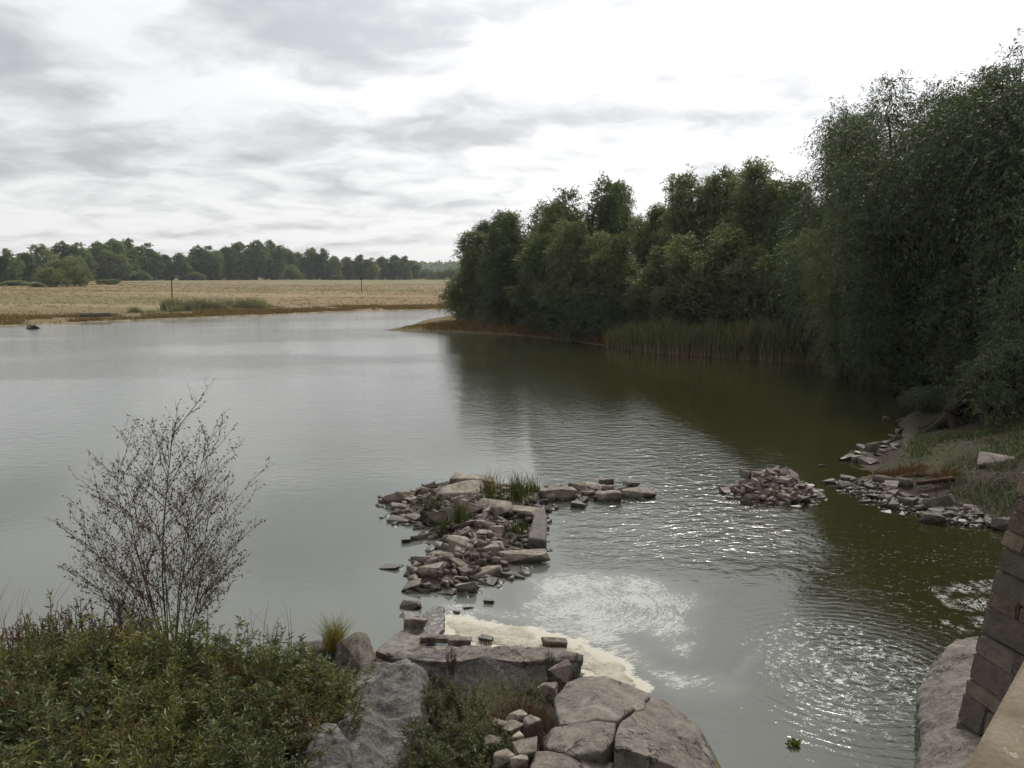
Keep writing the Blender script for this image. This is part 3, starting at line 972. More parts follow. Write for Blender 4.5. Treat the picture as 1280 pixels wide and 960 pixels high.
# bank shrubs beneath the big willows
for (x, D, ty, hw, lb) in ((1150, 44, 400, 2.2, 'dark hanging bush at the shaded inlet beneath the willows'), (1215, 42, 400, 2.6, 'dark bush behind the leaning willow trunk'),
                           (1268, 38, 395, 2.6, 'dark bush above the grey boulder on the right bank'), (1262, 31, 398, 1.9, 'dark leafy bush hiding the upper part of the leaning trunk'), (1300, 33, 350, 2.6, 'dark tall bush at the wood edge beside the bridge'), (1180, 48, 380, 3.0, 'deep shaded bush under the huge willow'), (1160, 37, 478, 1.3, 'small dark bush beside the foot of the leaning trunk'), (1228, 33, 488, 1.5, 'low dark bush between the leaning trunk and the grey boulder')):
    tx, ty_, tz = AT(x, ty, D)
    gz = gh(tx, D)
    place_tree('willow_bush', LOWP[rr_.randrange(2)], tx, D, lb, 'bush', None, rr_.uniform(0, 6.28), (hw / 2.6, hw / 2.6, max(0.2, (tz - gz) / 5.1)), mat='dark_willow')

# the far tree line beyond the meadow
top = [(-30, 312), (5, 310), (30, 312), (50, 306), (75, 302), (98, 304), (120, 300), (140, 297), (160, 296), (185, 303), (205, 314), (225, 316), (245, 307), (262, 306), (282, 304), (300, 303),
       (318, 300), (338, 298), (355, 306), (372, 312), (388, 308), (402, 312), (418, 316), (434, 318), (450, 320), (464, 321), (478, 318), (492, 318), (506, 319), (519, 324)]
for i, (x, ty) in enumerate(top):
    D = 330 + 3.0 * max(x, 0) ** 0.75 + rr_.uniform(-10, 10)
    tx, ty_, tz = AT(x, ty + rr_.uniform(-2, 3), D)
    gz = gh(tx, D)
    k = i % 4
    s = (tz - gz) / 18.0
    w = rr_.uniform(1.15, 1.5) * max(0.8, s)
    place_tree('far_tree', FARP[k], tx, D, 'dark green tree in the front row of the tree line beyond the meadow', 'tree', 'tree line beyond the meadow', rr_.uniform(0, 6.28), (w, w, s))
for i in range(26):
    x = -20 + i * 21 + rr_.uniform(-8, 8)
    D = 352 + 3.0 * max(x, 0) ** 0.75
    ty = np.interp(x, [a for a, _ in top], [b for _, b in top]) + rr_.uniform(4, 11)
    tx, ty_, tz = AT(x, ty, D)
    s = (tz - gh(tx, D)) / 18.5
    w = rr_.uniform(1.2, 1.6)
    place_tree('far_tree', FARP[rr_.randrange(4)], tx, D, 'dark tree filling the gaps behind the front row of the far tree line', 'tree', 'tree line beyond the meadow', rr_.uniform(0, 6.28), (w, w, s))
for (x, D, ty, hw, mt, lb) in ((66, 285, 333, 5.6, None, 'largest round pale green bush at the edge of the meadow'), (99, 290, 331, 4.0, None, 'upright pale green bush beside the largest round bush'),
                               (80, 318, 319, 9, None, 'broad yellowish willow behind the round pale bushes'), (134, 330, 348, 5.0, None, 'small low pale bush on the meadow'), (44, 284, 354, 2.6, None, 'smallest pale bush in front of the round one'),
                               (178, 455, 338, 6.5, 'far_leaf', 'dark bush before the tree line near the low pale bush'), (243, 500, 339, 8.0, 'far_leaf', 'wide dark bush before the middle of the tree line'), (20, 300, 350, 7.0, 'far_leaf', 'long low bush at the meadow edge'),
                               (420, 590, 343, 6.0, 'far_leaf', 'small dark bush at the thin end of the tree line'), (365, 560, 330, 7.0, 'far_leaf', 'rounded tree at the foot of the tree line')):
    tx, ty_, tz = AT(x, ty, D)
    s = max(0.2, (tz - gh(tx, D)) / 7.2)
    place_tree('meadow_bush', BUSHP[rr_.randrange(2)], tx, D, lb, 'bush', None, rr_.uniform(0, 6.28), (hw / 4.2, hw / 4.2, s), mat=mt)
for i, (x, D, ty) in enumerate(((536, 640, 335), (548, 660, 337), (560, 650, 334), (572, 690, 335), (586, 670, 333), (600, 690, 333), (525, 800, 334))):
    tx, ty_, tz = AT(x, ty, D)
    s = max(0.2, (tz - gh(tx, D)) / 7.2)
    place_tree('far_bush', BUSHP[i % 2], tx, D, 'distant bushy tree at the far end of the meadow', 'tree', 'distant trees at the end of the meadow', i * 1.3, (1.6, 1.6, s), mat='far_leaf')


def far_hill():
    rng = np.random.default_rng(31)
    xs = np.linspace(-1500, 1700, 120)
    ys = np.linspace(1350, 2300, 16)
    XX, YY = np.meshgrid(xs, ys)
    hh = 25 * np.sin(np.linspace(0, math.pi, 16))[:, None] ** 0.8 * (0.75 + 0.4 * fbm(xs, xs * 0, 0.003, 3))[None, :] + 2.0
    hh[0] = 0
    V = np.stack([XX, YY, hh], -1).reshape(-1, 3)
    i, j = np.meshgrid(np.arange(15), np.arange(119), indexing='ij')
    Fq = np.stack([i * 120 + j, i * 120 + j + 1, (i + 1) * 120 + j + 1, (i + 1) * 120 + j], -1).reshape(-1, 4)
    tag(obj('hill', npmesh('hill', V, [Fq], None, True), M['far_ground']), kind='structure')
    n = 26000
    r1, c1 = rng.uniform(0.5, 9, n), rng.uniform(0, 118.9, n)
    bx, by = np.interp(c1, np.arange(120), xs), np.interp(r1, np.arange(16), ys)
    bz = hh[np.clip(r1.round().astype(int), 0, 15), c1.astype(int)]
    cl = fbm(bx, by, 0.03, 3) * 10
    P = np.stack([bx, by, bz + rng.uniform(0, 1, n) * cl], 1)
    V, Fq, rn = leaves(rng, P, rng.normal(0, 1, (n, 3)) + (0, 0, 0.5), 7.0, 5.0)
    tag(obj('far_wood', npmesh('far_wood', V, [Fq], {'rnd': rn}), M['far_leaf']), 'distant wood covering the low hill on the horizon', 'wood', kind='stuff')


m_, t_, o_ = new_mat('wooded_hillside')
t_.put(o_.inputs[0], principled(t_, t_.ramp(t_.noise(t_.n('ShaderNodeTexCoord').outputs['Object'], 0.01, 4), [(0.3, (0.03, 0.04, 0.02)), (0.7, (0.06, 0.07, 0.035))]), 0.95, 0.1).outputs[0])
M['far_ground'] = m_
far_hill()

# ------------------------------------------------------------------ reeds, grass and shore plants
rng = np.random.default_rng(77)
def along(pts, n, w, inl):
    """points scattered along a pixel polyline on the ground; inl = offset away from the camera"""
    P = np.array([G(*a)[:2] for a in pts])
    seg = np.linalg.norm(np.diff(P, axis=0), axis=1)
    cum = np.concatenate([[0], np.cumsum(seg)])
    u = rng.random(n) * cum[-1]
    q_ = np.stack([np.interp(u, cum, P[:, 0]), np.interp(u, cum, P[:, 1])], 1)
    off = inl + rng.random(n) * w
    q_[:, 1] += off
    q_[:, 0] += rng.normal(0, 0.1, n)
    return q_


reed_line = ((760, 434), (800, 438), (830, 441), (900, 446), (1000, 453), (1085, 461), (1112, 470))
q_ = along(reed_line, 16000, 5.5, -0.9)
hh = 1.0 + 2.2 * fbm(q_[:, 0], q_[:, 1], 0.45, 4)
hh *= sstep(q_[:, 0], 7.5, 12.5) * 0.45 + 0.55
P = np.column_stack([q_, np.maximum(ground_h(q_[:, 0], q_[:, 1]), -0.25) - 0.02])
tag(blade_obj('reeds', rng, P, hh * rng.uniform(0.5, 1.2, len(P)), 0.06, 'reed', 0.22, 0.9), 'tall brown and green reed bed at the edge of the headland', 'reeds', kind='stuff')
# reddish shore plants round the headland tip
q_ = along(((500, 413.5), (560, 415), (640, 418), (700, 424), (765, 433)), 5200, 7.0, 0.2)
k = ground_h(q_[:, 0], q_[:, 1]) > 0.02
q_ = q_[k]
P = np.column_stack([q_, ground_h(q_[:, 0], q_[:, 1])])
tag(blade_obj('shore_plants', rng, P, rng.uniform(0.2, 0.75, len(P)) * sstep(q_[:, 0], -14, -6).clip(0.3, 1), 0.08, 'rust_grass', 0.5, 0.4), 'rusty brown low plants on the tip of the headland', 'plants', kind='stuff')
# meadow grass, rust-coloured edge, pale sedge clump
def tufts(q_, per, spread):
    q2 = np.repeat(q_, per, 0) + rng.normal(0, spread, (len(q_) * per, 2))
    z_ = ground_h(q2[:, 0], q2[:, 1])
    ok = z_ > 0.03
    return np.column_stack([q2[ok], z_[ok] - 0.03])


q_ = np.stack([rng.uniform(-260, 60, 16000), rng.uniform(104, 380, 16000)], 1)
q_ = q_[(fbm(q_[:, 0], q_[:, 1] * 2.5, 0.02, 3) > 0.44) & (sdf(FIELD, q_[:, 0], q_[:, 1]) > 9) & (np.abs(q_[:, 0]) < 0.72 * q_[:, 1])]
P = tufts(q_, 5, 0.35)
tag(blade_obj('meadow_grass', rng, P, rng.uniform(0.18, 0.45, len(P)), 0.10, 'meadow_grass', 0.9, 0.5), 'dry straw coloured grass of the wide meadow', 'grass', kind='stuff')
q_ = along(((-120, 408), (0, 407.5), (130, 402), (250, 397), (330, 394), (400, 390.5), (480, 388.5), (570, 386)), 9000, 15.0, 0.6)
q_ = q_[fbm(q_[:, 0], q_[:, 1], 0.09, 4) > 0.44 + 0.012 * sdf(FIELD, q_[:, 0], q_[:, 1])]
P = tufts(q_, 3, 0.3)
tag(blade_obj('shore_plants', rng, P, rng.uniform(0.15, 0.55, len(P)), 0.09, 'rust_grass', 0.6, 0.4), 'rust coloured low plants along the meadow shore', 'plants', kind='stuff')
q_ = along(((128, 399), (180, 396), (250, 393), (330, 390)), 3600, 10.0, 4.0)
cl = fbm(q_[:, 0], q_[:, 1], 0.16, 3)
q_ = q_[(cl > 0.50) & (fbm(q_[:, 0] + 30, q_[:, 1], 0.35, 3) > 0.47)]
P = tufts(q_, 5, 0.35)
tag(blade_obj('sedge', rng, P, rng.uniform(0.5, 1.5, len(P)) * np.clip(fbm(P[:, 0] + 9, P[:, 1], 0.30, 3) * 5 - 1.9, 0.12, 1.5), 0.11, 'sedge', 0.55, 0.4), 'pale grey-green sedge clumps at the meadow shore', 'sedge', kind='stuff')
# bank grass and rusty weeds on the right bank
BANK = [G(1150, 520, 0.6), G(1130, 560, 0.4), G(1180, 585, 0.5), G(1190, 612, 0.4), G(1250, 640, 0.3), (14, 20), (22, 24), (24, 36), G(1180, 500, 0.8)]
P = scatter(rng, BANK, 15000)
k = fbm(P[:, 0], P[:, 1], 0.7, 3) > 0.43
P = P[k]
tag(blade_obj('bank_grass', rng, P, rng.uniform(0.08, 0.34, len(P)), 0.022, 'green_grass', 0.9, 0.7), 'shaded green grass on the right bank', 'grass', kind='stuff')
WEED = [G(1092, 590, 0.1), G(1105, 574, 0.2), G(1135, 578, 0.25), G(1200, 592, 0.4), G(1190, 606, 0.3), G(1135, 600, 0.2)]
P = scatter(rng, WEED, 3500)
P = P[fbm(P[:, 0], P[:, 1], 1.1, 3) > 0.44]
tag(blade_obj('bank_weeds', rng, P, rng.uniform(0.06, 0.24, len(P)), 0.02, 'weed', 0.8, 0.6), 'reddish brown weeds beside the beam on the right bank', 'weeds', kind='stuff')

LIT = [G(1128, 548), G(1095, 585), G(1060, 603), G(1120, 622), G(1235, 650), (14, 20), (22, 24), (24, 36), G(1180, 500, 0.8), G(1150, 515, 0.3)]
P = scatter(rng, LIT, 7000, 0.012)
V, Fq, rn = leaves(rng, P, rng.normal(0, 1, (len(P), 3)) * (1, 1, 0.25), rng.uniform(0.04, 0.13, len(P)), 0.035)
tag(obj('leaf_litter', npmesh('leaf_litter', V, [Fq], {'rnd': rn}), M['dead_leaf']), 'brown fallen leaves and twigs scattered over the right bank', 'leaf litter', kind='stuff')

# ------------------------------------------------------------------ rocks
def hull_mesh(name, pts, bev=0.0):
    bm = bmesh.new()
    for p_ in pts:
        bm.verts.new(p_)
    r = bmesh.ops.convex_hull(bm, input=bm.verts)
    junk = list({g_ for g_ in r['geom_interior'] + r['geom_unused'] if isinstance(g_, bmesh.types.BMVert)})
    if junk:
        bmesh.ops.delete(bm, geom=junk, context='VERTS')
    loose = [v for v in bm.verts if not v.link_faces]
    if loose:
        bmesh.ops.delete(bm, geom=loose, context='VERTS')
    if bev:
        bmesh.ops.dissolve_limit(bm, angle_limit=R(9), verts=bm.verts, edges=bm.edges)
        bmesh.ops.bevel(bm, geom=list(bm.edges), offset=bev, segments=1, affect='EDGES', clamp_overlap=True)
        bmesh.ops.triangulate(bm, faces=bm.faces)
    bmesh.ops.recalc_face_normals(bm, faces=bm.faces)
    me = bpy.data.meshes.new(name)
    bm.to_mesh(me)
    bm.free()
    return me


def rock_mesh(seed, n=13, flat=0.7, bev=0.0):
    rg = np.random.default_rng(seed)
    p_ = rg.uniform(-1, 1, (n, 3))
    p_ = np.sign(p_) * np.abs(p_) ** 0.45
    p_ *= np.array([1, rg.uniform(0.6, 0.9), flat * rg.uniform(0.7, 1.1)])
    p_ += rg.normal(0, 0.12, p_.shape)
    p_ /= np.abs(p_[:, 0]).max()
    return hull_mesh('rock', [tuple(a) for a in p_], bev)


ROCKS = [rock_mesh(200 + i, 11 + i % 5, 0.72) for i in range(12)]
FLATS = [rock_mesh(230 + i, 12, 0.32) for i in range(5)]
BEVS = [rock_mesh(250 + i, 16, 0.65, 0.045) for i in range(8)]


def own(me, mat):
    c_ = me.copy()
    c_.materials.clear()
    c_.materials.append(M[mat])
    return c_


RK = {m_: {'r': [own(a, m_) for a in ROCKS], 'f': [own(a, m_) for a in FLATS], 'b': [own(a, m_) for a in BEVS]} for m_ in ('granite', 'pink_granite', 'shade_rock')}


def rock(x, y, z, s, mat, kind, label, group, name='rock', rz=None, tilt=0.25):
    me = rr_.choice(RK[mat][kind])
    o = obj(name, me, loc=(x, y, z), rot=(rr_.uniform(-tilt, tilt), rr_.uniform(-tilt, tilt), rr_.uniform(0, 6.28) if rz is None else rz), scale=s)
    return tag(o, label, 'rock', group)


def spread_rocks(poly, n, smin, smax, mat, label, group, gap=0.75, kinds='rrrfb', seedr=1, lift=0.25, power=1.8):
    rg = np.random.default_rng(seedr)
    P = np.array([(a[0], a[1]) for a in poly])
    lo, hi = P.min(0) - 0.2, P.max(0) + 0.2
    got = []
    tries = 0
    while len(got) < n and tries < 60000:
        tries += 1
        a = rg.uniform(lo, hi)
        s_ = smin + (smax - smin) * rg.random() ** power
        if tries > 30000:
            s_ = smin
        if sdf(poly, a[:1], a[1:])[0] < -0.12:
            continue
        if any((a[0] - b[0]) ** 2 + (a[1] - b[1]) ** 2 < ((s_ + b[2]) * gap) ** 2 for b in got):
            continue
        got.append((a[0], a[1], s_))
    Pz = ground_h(np.array([b[0] for b in got]), np.array([b[1] for b in got]))
    for (x, y, s_), z in zip(got, Pz):
        k = kinds[rg.integers(len(kinds))]
        rock(x, y, max(z, -0.12) + s_ * lift * 0.5, (s_ * rg.uniform(0.85, 1.2), s_ * rg.uniform(0.75, 1.05), s_ * rg.uniform(0.7, 1.0)), mat, k, label, group)
    return got


def rubble(name, poly, n, smin, smax, mat, label, seed):
    rg = np.random.default_rng(seed)
    P = scatter(rg, poly, n, 0.0, -0.15)
    V, T, off = [], [], 0
    for (x, y, z) in P:
        me = ROCKS[rg.integers(len(ROCKS))]
        v = np.array([a.co[:] for a in me.vertices])
        s_ = smin + (smax - smin) * rg.random() ** 1.6
        a = rg.uniform(0, 6.28)
        c_, q_ = math.cos(a), math.sin(a)
        v = v * s_ * rg.uniform(0.75, 1.15, 3)
        v = np.stack([v[:, 0] * c_ - v[:, 1] * q_, v[:, 0] * q_ + v[:, 1] * c_, v[:, 2] + v[:, 0] * rg.normal(0, 0.2)], 1)
        V.append(v + (x, y, max(z, -0.08) + s_ * 0.25))
        T.append(np.array([p_.vertices[:] for p_ in me.polygons]) + off)
        off += len(v)
    tag(obj(name, npmesh(name, np.concatenate(V), [np.concatenate(T)]), M[mat]), label, 'rubble', kind='stuff')


# single stones of the spit, read off the photograph: x, y, half width px, height factor, kind
SP_L = 'angular granite stone among the rubble of the stony spit'
SP_G = 'stones of the rubble spit'
named = [
    (596, 608, 36, 0.62, 'b', 'large dark rounded boulder at the back of the spit', 0.25),
    (572, 622, 34, 0.75, 'b', 'large pale grey boulder on the crown of the spit', 0.25),
    (618, 636, 30, 0.55, 'b', 'broad tilted boulder between the grass tufts of the spit', 0.3),
    (585, 640, 30, 0.6, 'b', 'light grey boulder behind the green grass tuft on the spit', 0.25),
    (652, 636, 26, 0.35, 'f', 'flat pale stone beside the dark upright wall of the spit', 0.3),
    (642, 692, 46, 0.32, 'f', 'long flat slab forming the front corner of the spit', 0.1),
    (606, 716, 26, 0.5, 'b', 'smooth rounded slab at the foam edge of the spit', 0.05),
    (588, 698, 26, 0.45, 'b', 'sloping slab above the smooth rounded one on the spit', 0.08),
    (640, 716, 20, 0.45, 'f', 'dark tongue-shaped stone dipping into the foam', 0.0),
    (702, 618, 30, 0.55, 'b', 'wide light boulder on the right arm of the spit', 0.05),
    (722, 612, 15, 0.9, 'r', 'dark reddish stone beside the wide light boulder', 0.1),
    (762, 622, 19, 0.8, 'b', 'square light-topped block standing in the water off the spit', 0.02),
    (794, 617, 27, 0.5, 'b', 'long pale block at the outer end of the spit arm', 0.02),
    (744, 608, 16, 0.6, 'r', 'brown stone behind the square block on the spit arm', 0.05),
    (754, 602, 14, 0.7, 'r', 'small dark stone leaning on the back of the spit arm', 0.05),
    (788, 606, 12, 0.7, 'r', 'small dark round stone behind the long pale block', 0.03),
    (722, 630, 13, 0.6, 'r', 'dark wet stone below the wide light boulder', 0.0),
    (498, 624, 22, 0.6, 'b', 'pointed grey stone at the left tip of the spit', 0.03),
    (502, 634, 17, 0.5, 'b', 'light block below the pointed stone at the spit tip', 0.0),
    (498, 650, 17, 0.5, 'b', 'pale block lying apart in the water beside the spit', 0.0),
    (541, 652, 17, 0.8, 'r', 'brown stone beside the reeds growing at the spit', 0.05),
    (509, 675, 8, 0.9, 'r', 'small upright stone alone in the calm water', 0.0),
    (487, 706, 18, 0.28, 'f', 'flat dark stone lying outermost in the calm water', -0.02),
    (518, 716, 15, 0.7, 'r', 'grey-brown stone at the near edge of the spit', 0.0),
    (513, 734, 16, 0.6, 'r', 'dark tipped stone at the near edge of the spit', 0.0),
    (528, 737, 13, 0.7, 'r', 'light angular stone next to the dark tipped one', 0.0),
    (558, 738, 16, 0.5, 'f', 'pale flat stone at the near foot of the spit', 0.0),
    (583, 739, 13, 0.9, 'r', 'square brown stone standing in the foam edge', 0.0),
    (575, 676, 16, 0.7, 'r', None, 0.2), (608, 668, 14, 0.7, 'r', None, 0.25), (602, 656, 12, 0.9, 'r', None, 0.25),
    (550, 692, 18, 0.5, 'f', None, 0.05), (560, 706, 16, 0.6, 'r', None, 0.05), (530, 700, 14, 0.6, 'r', None, 0.0)]
for (x, y, hw, fz, k, lb, zz) in named:
    h0 = max(zz, 0.0)
    b = G(x, y + 3, h0)
    s_ = hw / F * b[1] * 1.02
    rock(b[0], b[1], h0 + s_ * fz * 0.15, (s_, s_ * 0.75, s_ * fz * 1.25), 'granite', k, lb or SP_L, SP_G, rz=rr_.uniform(-0.5, 0.5), tilt=0.16)
spread_rocks(SPIT, 130, 0.13, 0.30, 'granite', SP_L, SP_G, 0.55, 'rrrfrb', 11)
rubble('spit_rubble', SPIT, 1000, 0.06, 0.17, 'granite', 'small broken stones filling the gaps of the stony spit', 41)
# the upright slab wall at the spit corner, its face's shade painted dark
def corner_slab():
    t0 = [G(680, 629, 0.30), G(684, 648, 0.38), G(683, 676, 0.24), G(660, 672, 0.30), G(667, 642, 0.42)]
    b0 = [(p_[0] * 1.0, p_[1], -0.5) for p_ in t0]
    o = obj('slab', hull_mesh('corner_slab', t0 + b0, 0.03), M['shaded_slab'])
    tag(o, 'smooth dark slab with an upright straight edge at the spit corner', 'rock')


corner_slab()
# stray stones in the water between the spit and the near slabs
for (x, y, hw, fz, k, lb) in ((514, 757, 14, 0.8, 'b', 'dark-sided block standing in the calm water before the slabs'), (519, 779, 17, 0.7, 'b', 'tilted oblong stone leaning on the flat ledge'), (512, 766, 13, 0.35, 'f', 'thin flat stone under the dark-sided block'),
                              (544, 795, 25, 0.36, 'f', 'long flat stone lying across the ledge'), (575, 801, 17, 0.5, 'b', 'rounded wet stone at the foam edge of the ledge'), (562, 797, 22, 0.18, 'f', 'narrow stone sliver on the ledge by the foam'),
                              (609, 799, 11, 0.7, 'r', 'small dark stone with a sprig in the cream foam'), (571, 764, 5, 0.7, 'r', 'little dark stone in the white foam'), (584, 757, 7, 0.5, 'f', 'small flat stone in the white foam'), (610, 750, 8, 0.6, 'r', 'small dark stone at the tip of the foam'),
                              (590, 733, 9, 0.6, 'r', 'small light stone at the near edge of the rubble'), (694, 806, 17, 0.8, 'b', 'light brown stone standing on the slab edge in the foam')):
    z0 = 0.12 if y > 770 and x < 600 else 0.0
    b = G(x, y + 3, z0)
    s_ = hw / F * b[1] * 1.15
    rock(b[0], b[1], z0 + s_ * fz * 0.2, (s_, s_ * 0.7, s_ * fz * 1.2), 'granite', k, lb, None, rz=rr_.uniform(-0.4, 0.4), tilt=0.12)
# rubble heap islet
PL_L = 'pinkish broken stone in the rubble heap out in the water'
rubble('heap_rubble', PILE, 420, 0.06, 0.14, 'pink_granite', 'small broken stones filling the rubble heap in the water', 42)
spread_rocks(PILE, 52, 0.14, 0.27, 'pink_granite', PL_L, 'stones of the rubble heap', 0.5, 'rrrrf', 12, 0.5)
c0 = G(965, 612)
for i in range(16):
    a, r0 = rr_.uniform(0, 6.28), rr_.uniform(0, 0.9)
    rock(c0[0] + math.cos(a) * r0 * 1.5, c0[1] + math.sin(a) * r0 * 0.7, 0.36 + (0.75 - r0) * 0.14, (rr_.uniform(0.15, 0.27),) * 3, 'pink_granite', 'r', PL_L, 'stones of the rubble heap')
# stones along the right bank
SHORE1 = [G(1040, 604), G(1075, 602), G(1120, 620), G(1180, 634), G(1235, 648), G(1236, 660), G(1200, 657), G(1130, 645), G(1080, 628)]
BK_L, BK_G = 'small angular stone in the rubble along the right bank', 'rubble along the right bank'
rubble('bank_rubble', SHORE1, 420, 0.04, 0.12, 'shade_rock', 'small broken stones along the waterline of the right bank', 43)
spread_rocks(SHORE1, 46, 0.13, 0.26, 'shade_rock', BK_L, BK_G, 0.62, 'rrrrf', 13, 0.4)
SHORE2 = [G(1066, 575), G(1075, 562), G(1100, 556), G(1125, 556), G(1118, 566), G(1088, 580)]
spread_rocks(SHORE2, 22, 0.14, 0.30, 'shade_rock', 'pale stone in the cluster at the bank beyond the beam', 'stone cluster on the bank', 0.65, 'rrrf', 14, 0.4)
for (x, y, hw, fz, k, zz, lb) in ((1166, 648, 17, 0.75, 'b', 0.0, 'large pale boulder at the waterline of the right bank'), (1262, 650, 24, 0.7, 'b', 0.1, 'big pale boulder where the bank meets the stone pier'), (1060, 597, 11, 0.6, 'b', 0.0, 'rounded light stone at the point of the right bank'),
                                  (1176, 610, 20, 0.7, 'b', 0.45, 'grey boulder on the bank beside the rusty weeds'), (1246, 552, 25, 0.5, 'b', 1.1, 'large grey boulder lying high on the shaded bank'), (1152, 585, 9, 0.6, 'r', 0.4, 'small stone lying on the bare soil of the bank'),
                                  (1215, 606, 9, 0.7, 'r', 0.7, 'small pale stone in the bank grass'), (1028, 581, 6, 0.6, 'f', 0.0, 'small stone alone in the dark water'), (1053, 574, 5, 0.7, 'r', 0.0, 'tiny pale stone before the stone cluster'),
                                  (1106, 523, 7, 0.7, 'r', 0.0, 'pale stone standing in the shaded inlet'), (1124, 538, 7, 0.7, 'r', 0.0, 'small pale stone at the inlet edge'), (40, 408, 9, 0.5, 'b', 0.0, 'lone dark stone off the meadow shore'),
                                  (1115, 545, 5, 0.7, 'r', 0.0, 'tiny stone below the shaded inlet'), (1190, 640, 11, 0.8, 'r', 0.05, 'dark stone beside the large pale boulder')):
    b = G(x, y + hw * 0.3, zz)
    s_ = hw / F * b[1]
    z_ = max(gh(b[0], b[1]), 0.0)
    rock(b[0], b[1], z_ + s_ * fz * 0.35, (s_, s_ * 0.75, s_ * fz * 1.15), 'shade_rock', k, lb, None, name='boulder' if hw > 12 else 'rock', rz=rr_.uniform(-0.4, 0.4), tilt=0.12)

# old beam and driftwood on the right bank
def bar(name, a, b, w, h, mat, label, cat):
    a, b = Vector(a), Vector(b)
    d_ = (b - a)
    ln = d_.length
    rg = np.random.default_rng(int(ln * 1000) % 9999)
    k = 7
    pts = []
    for i in range(k):
        for (u, v) in ((-1, -1), (1, -1), (1, 1), (-1, 1)):
            pts.append((ln * i / (k - 1), u * w / 2 + rg.normal(0, w * 0.05), v * h / 2 + rg.normal(0, h * 0.05)))
    fs = [np.array([[i * 4 + j, i * 4 + (j + 1) % 4, i * 4 + 4 + (j + 1) % 4, i * 4 + 4 + j] for i in range(k - 1) for j in range(4)]), np.array([[3, 2, 1, 0], [k * 4 - 4, k * 4 - 3, k * 4 - 2, k * 4 - 1]])]
    o = obj(name, npmesh(name, np.array(pts), fs), M[mat])
    o.location = a
    o.rotation_euler = d_.to_track_quat('X', 'Z').to_euler()
    return tag(o, label, cat)


M['grey_wood'] = bark_mat('weathered_wood', (0.05, 0.043, 0.036), (0.13, 0.112, 0.092))
M['red_wood'] = bark_mat('red_brown_wood', (0.035, 0.02, 0.014), (0.085, 0.045, 0.03))
bar('beam', G(1093, 598, 0.16), G(1139, 605, 0.22), 0.22, 0.22, 'grey_wood', 'weathered square beam lying on the right bank above the rubble', 'beam')
bar('log', G(1146, 604, 0.32), G(1192, 598, 0.46), 0.10, 0.10, 'red_wood', 'reddish rotten log lying behind the square beam', 'log')
bar('log', G(100, 394, 0.75), G(138, 393, 0.75), 0.9, 0.5, 'grey_wood', 'weathered flat log lying on the meadow shore beside the sedge', 'log')
bar('branch', G(1120, 527, 0.10), G(1150, 516, 0.75), 0.045, 0.045, 'grey_wood', 'pale bare branch reaching into the shaded inlet', 'branch')
for (x, yb, yt, lb) in ((215, 368, 347, 'tall thin wooden post on the meadow nearer the sedge'), (452, 361, 347, 'shorter thin wooden post out on the meadow near the channel')):
    D = 3.9 * F / (yb - 345)
    D = 190 if x < 300 else 255
    a = AT(x, yb, D)
    z0 = gh(a[0], D)
    tz = AT(x, yt, D)[2]
    V, Q = tubes([(np.array([(0, 0, -0.3), (0.02, 0, (tz - z0) * 0.5), (0.05, 0.02, tz - z0)]), [0.14, 0.12, 0.10], 8), (np.array([(-0.25, 0, (tz - z0) * 0.92), (0.3, 0, (tz - z0) * 0.93)]), [0.05, 0.05], 5)])
    tag(obj('post', npmesh('post', V, [Q], None, True), M['bark'], loc=(a[0], D, z0)), lb, 'post')

# ------------------------------------------------------------------ near slabs
def tex(name, size, typ='CLOUDS', depth=3):
    t = bpy.data.textures.new(name, typ)
    t.noise_scale = size
    if typ == 'CLOUDS':
        t.noise_depth = depth
    return t


T_BIG, T_MID, T_FINE = tex('rock_big', 0.9), tex('rock_mid', 0.28), tex('rock_fine', 0.09)
T_VOR = tex('rock_facets', 0.55, 'VORONOI')


def slab(name, top, base_z, mat, label, cat='rock', vox=0.035, d=(0.10, 0.05, 0.02), spread=0.12, bev=0.05, parent=None, facets=0.0):
    """big stone: hull of top points (world) and the same outline lower down, roughened"""
    c_ = np.mean(np.array(top), 0)
    pts = list(top)
    for p_ in top:
        q_ = np.array(p_) - c_
        pts.append((c_[0] + q_[0] * (1 + spread), c_[1] + q_[1] * (1 + spread), base_z))
    o = obj(name, hull_mesh(name, pts, bev), M[mat])
    if vox is None:
        return tag(o, label, cat)
    m = o.modifiers.new('remesh', 'REMESH')
    m.mode = 'VOXEL'
    m.voxel_size = vox
    m.use_smooth_shade = True
    for tx_, st in zip((T_VOR, T_BIG, T_MID, T_FINE), (facets,) + tuple(d)):
        if st:
            q_ = o.modifiers.new('rough', 'DISPLACE')
            q_.texture = tx_
            q_.texture_coords = 'GLOBAL'
            q_.strength = st
            q_.mid_level = 0.5
    if parent:
        o.parent = parent
    else:
        tag(o, label, cat)
    return o


# wedge boulder A
slab('boulder', [G(426, 800, 0.75), G(447, 788, 0.85), G(460, 792, 0.75), G(471, 822, 0.45), G(452, 836, 0.45), G(436, 828, 0.35), G(418, 806, 0.40)], -0.2, 'granite',
     'dark-sided wedge boulder standing beside the grey outcrop', vox=None, bev=0.012, spread=0.03)
slab('boulder', [G(372, 802, 0.35), G(400, 796, 0.4), G(424, 803, 0.4), G(420, 815, 0.3), G(380, 815, 0.3)], -0.2, 'grey_slab', 'low grey boulder behind the shrubs at the waterline', d=(0.06, 0.03, 0.01))
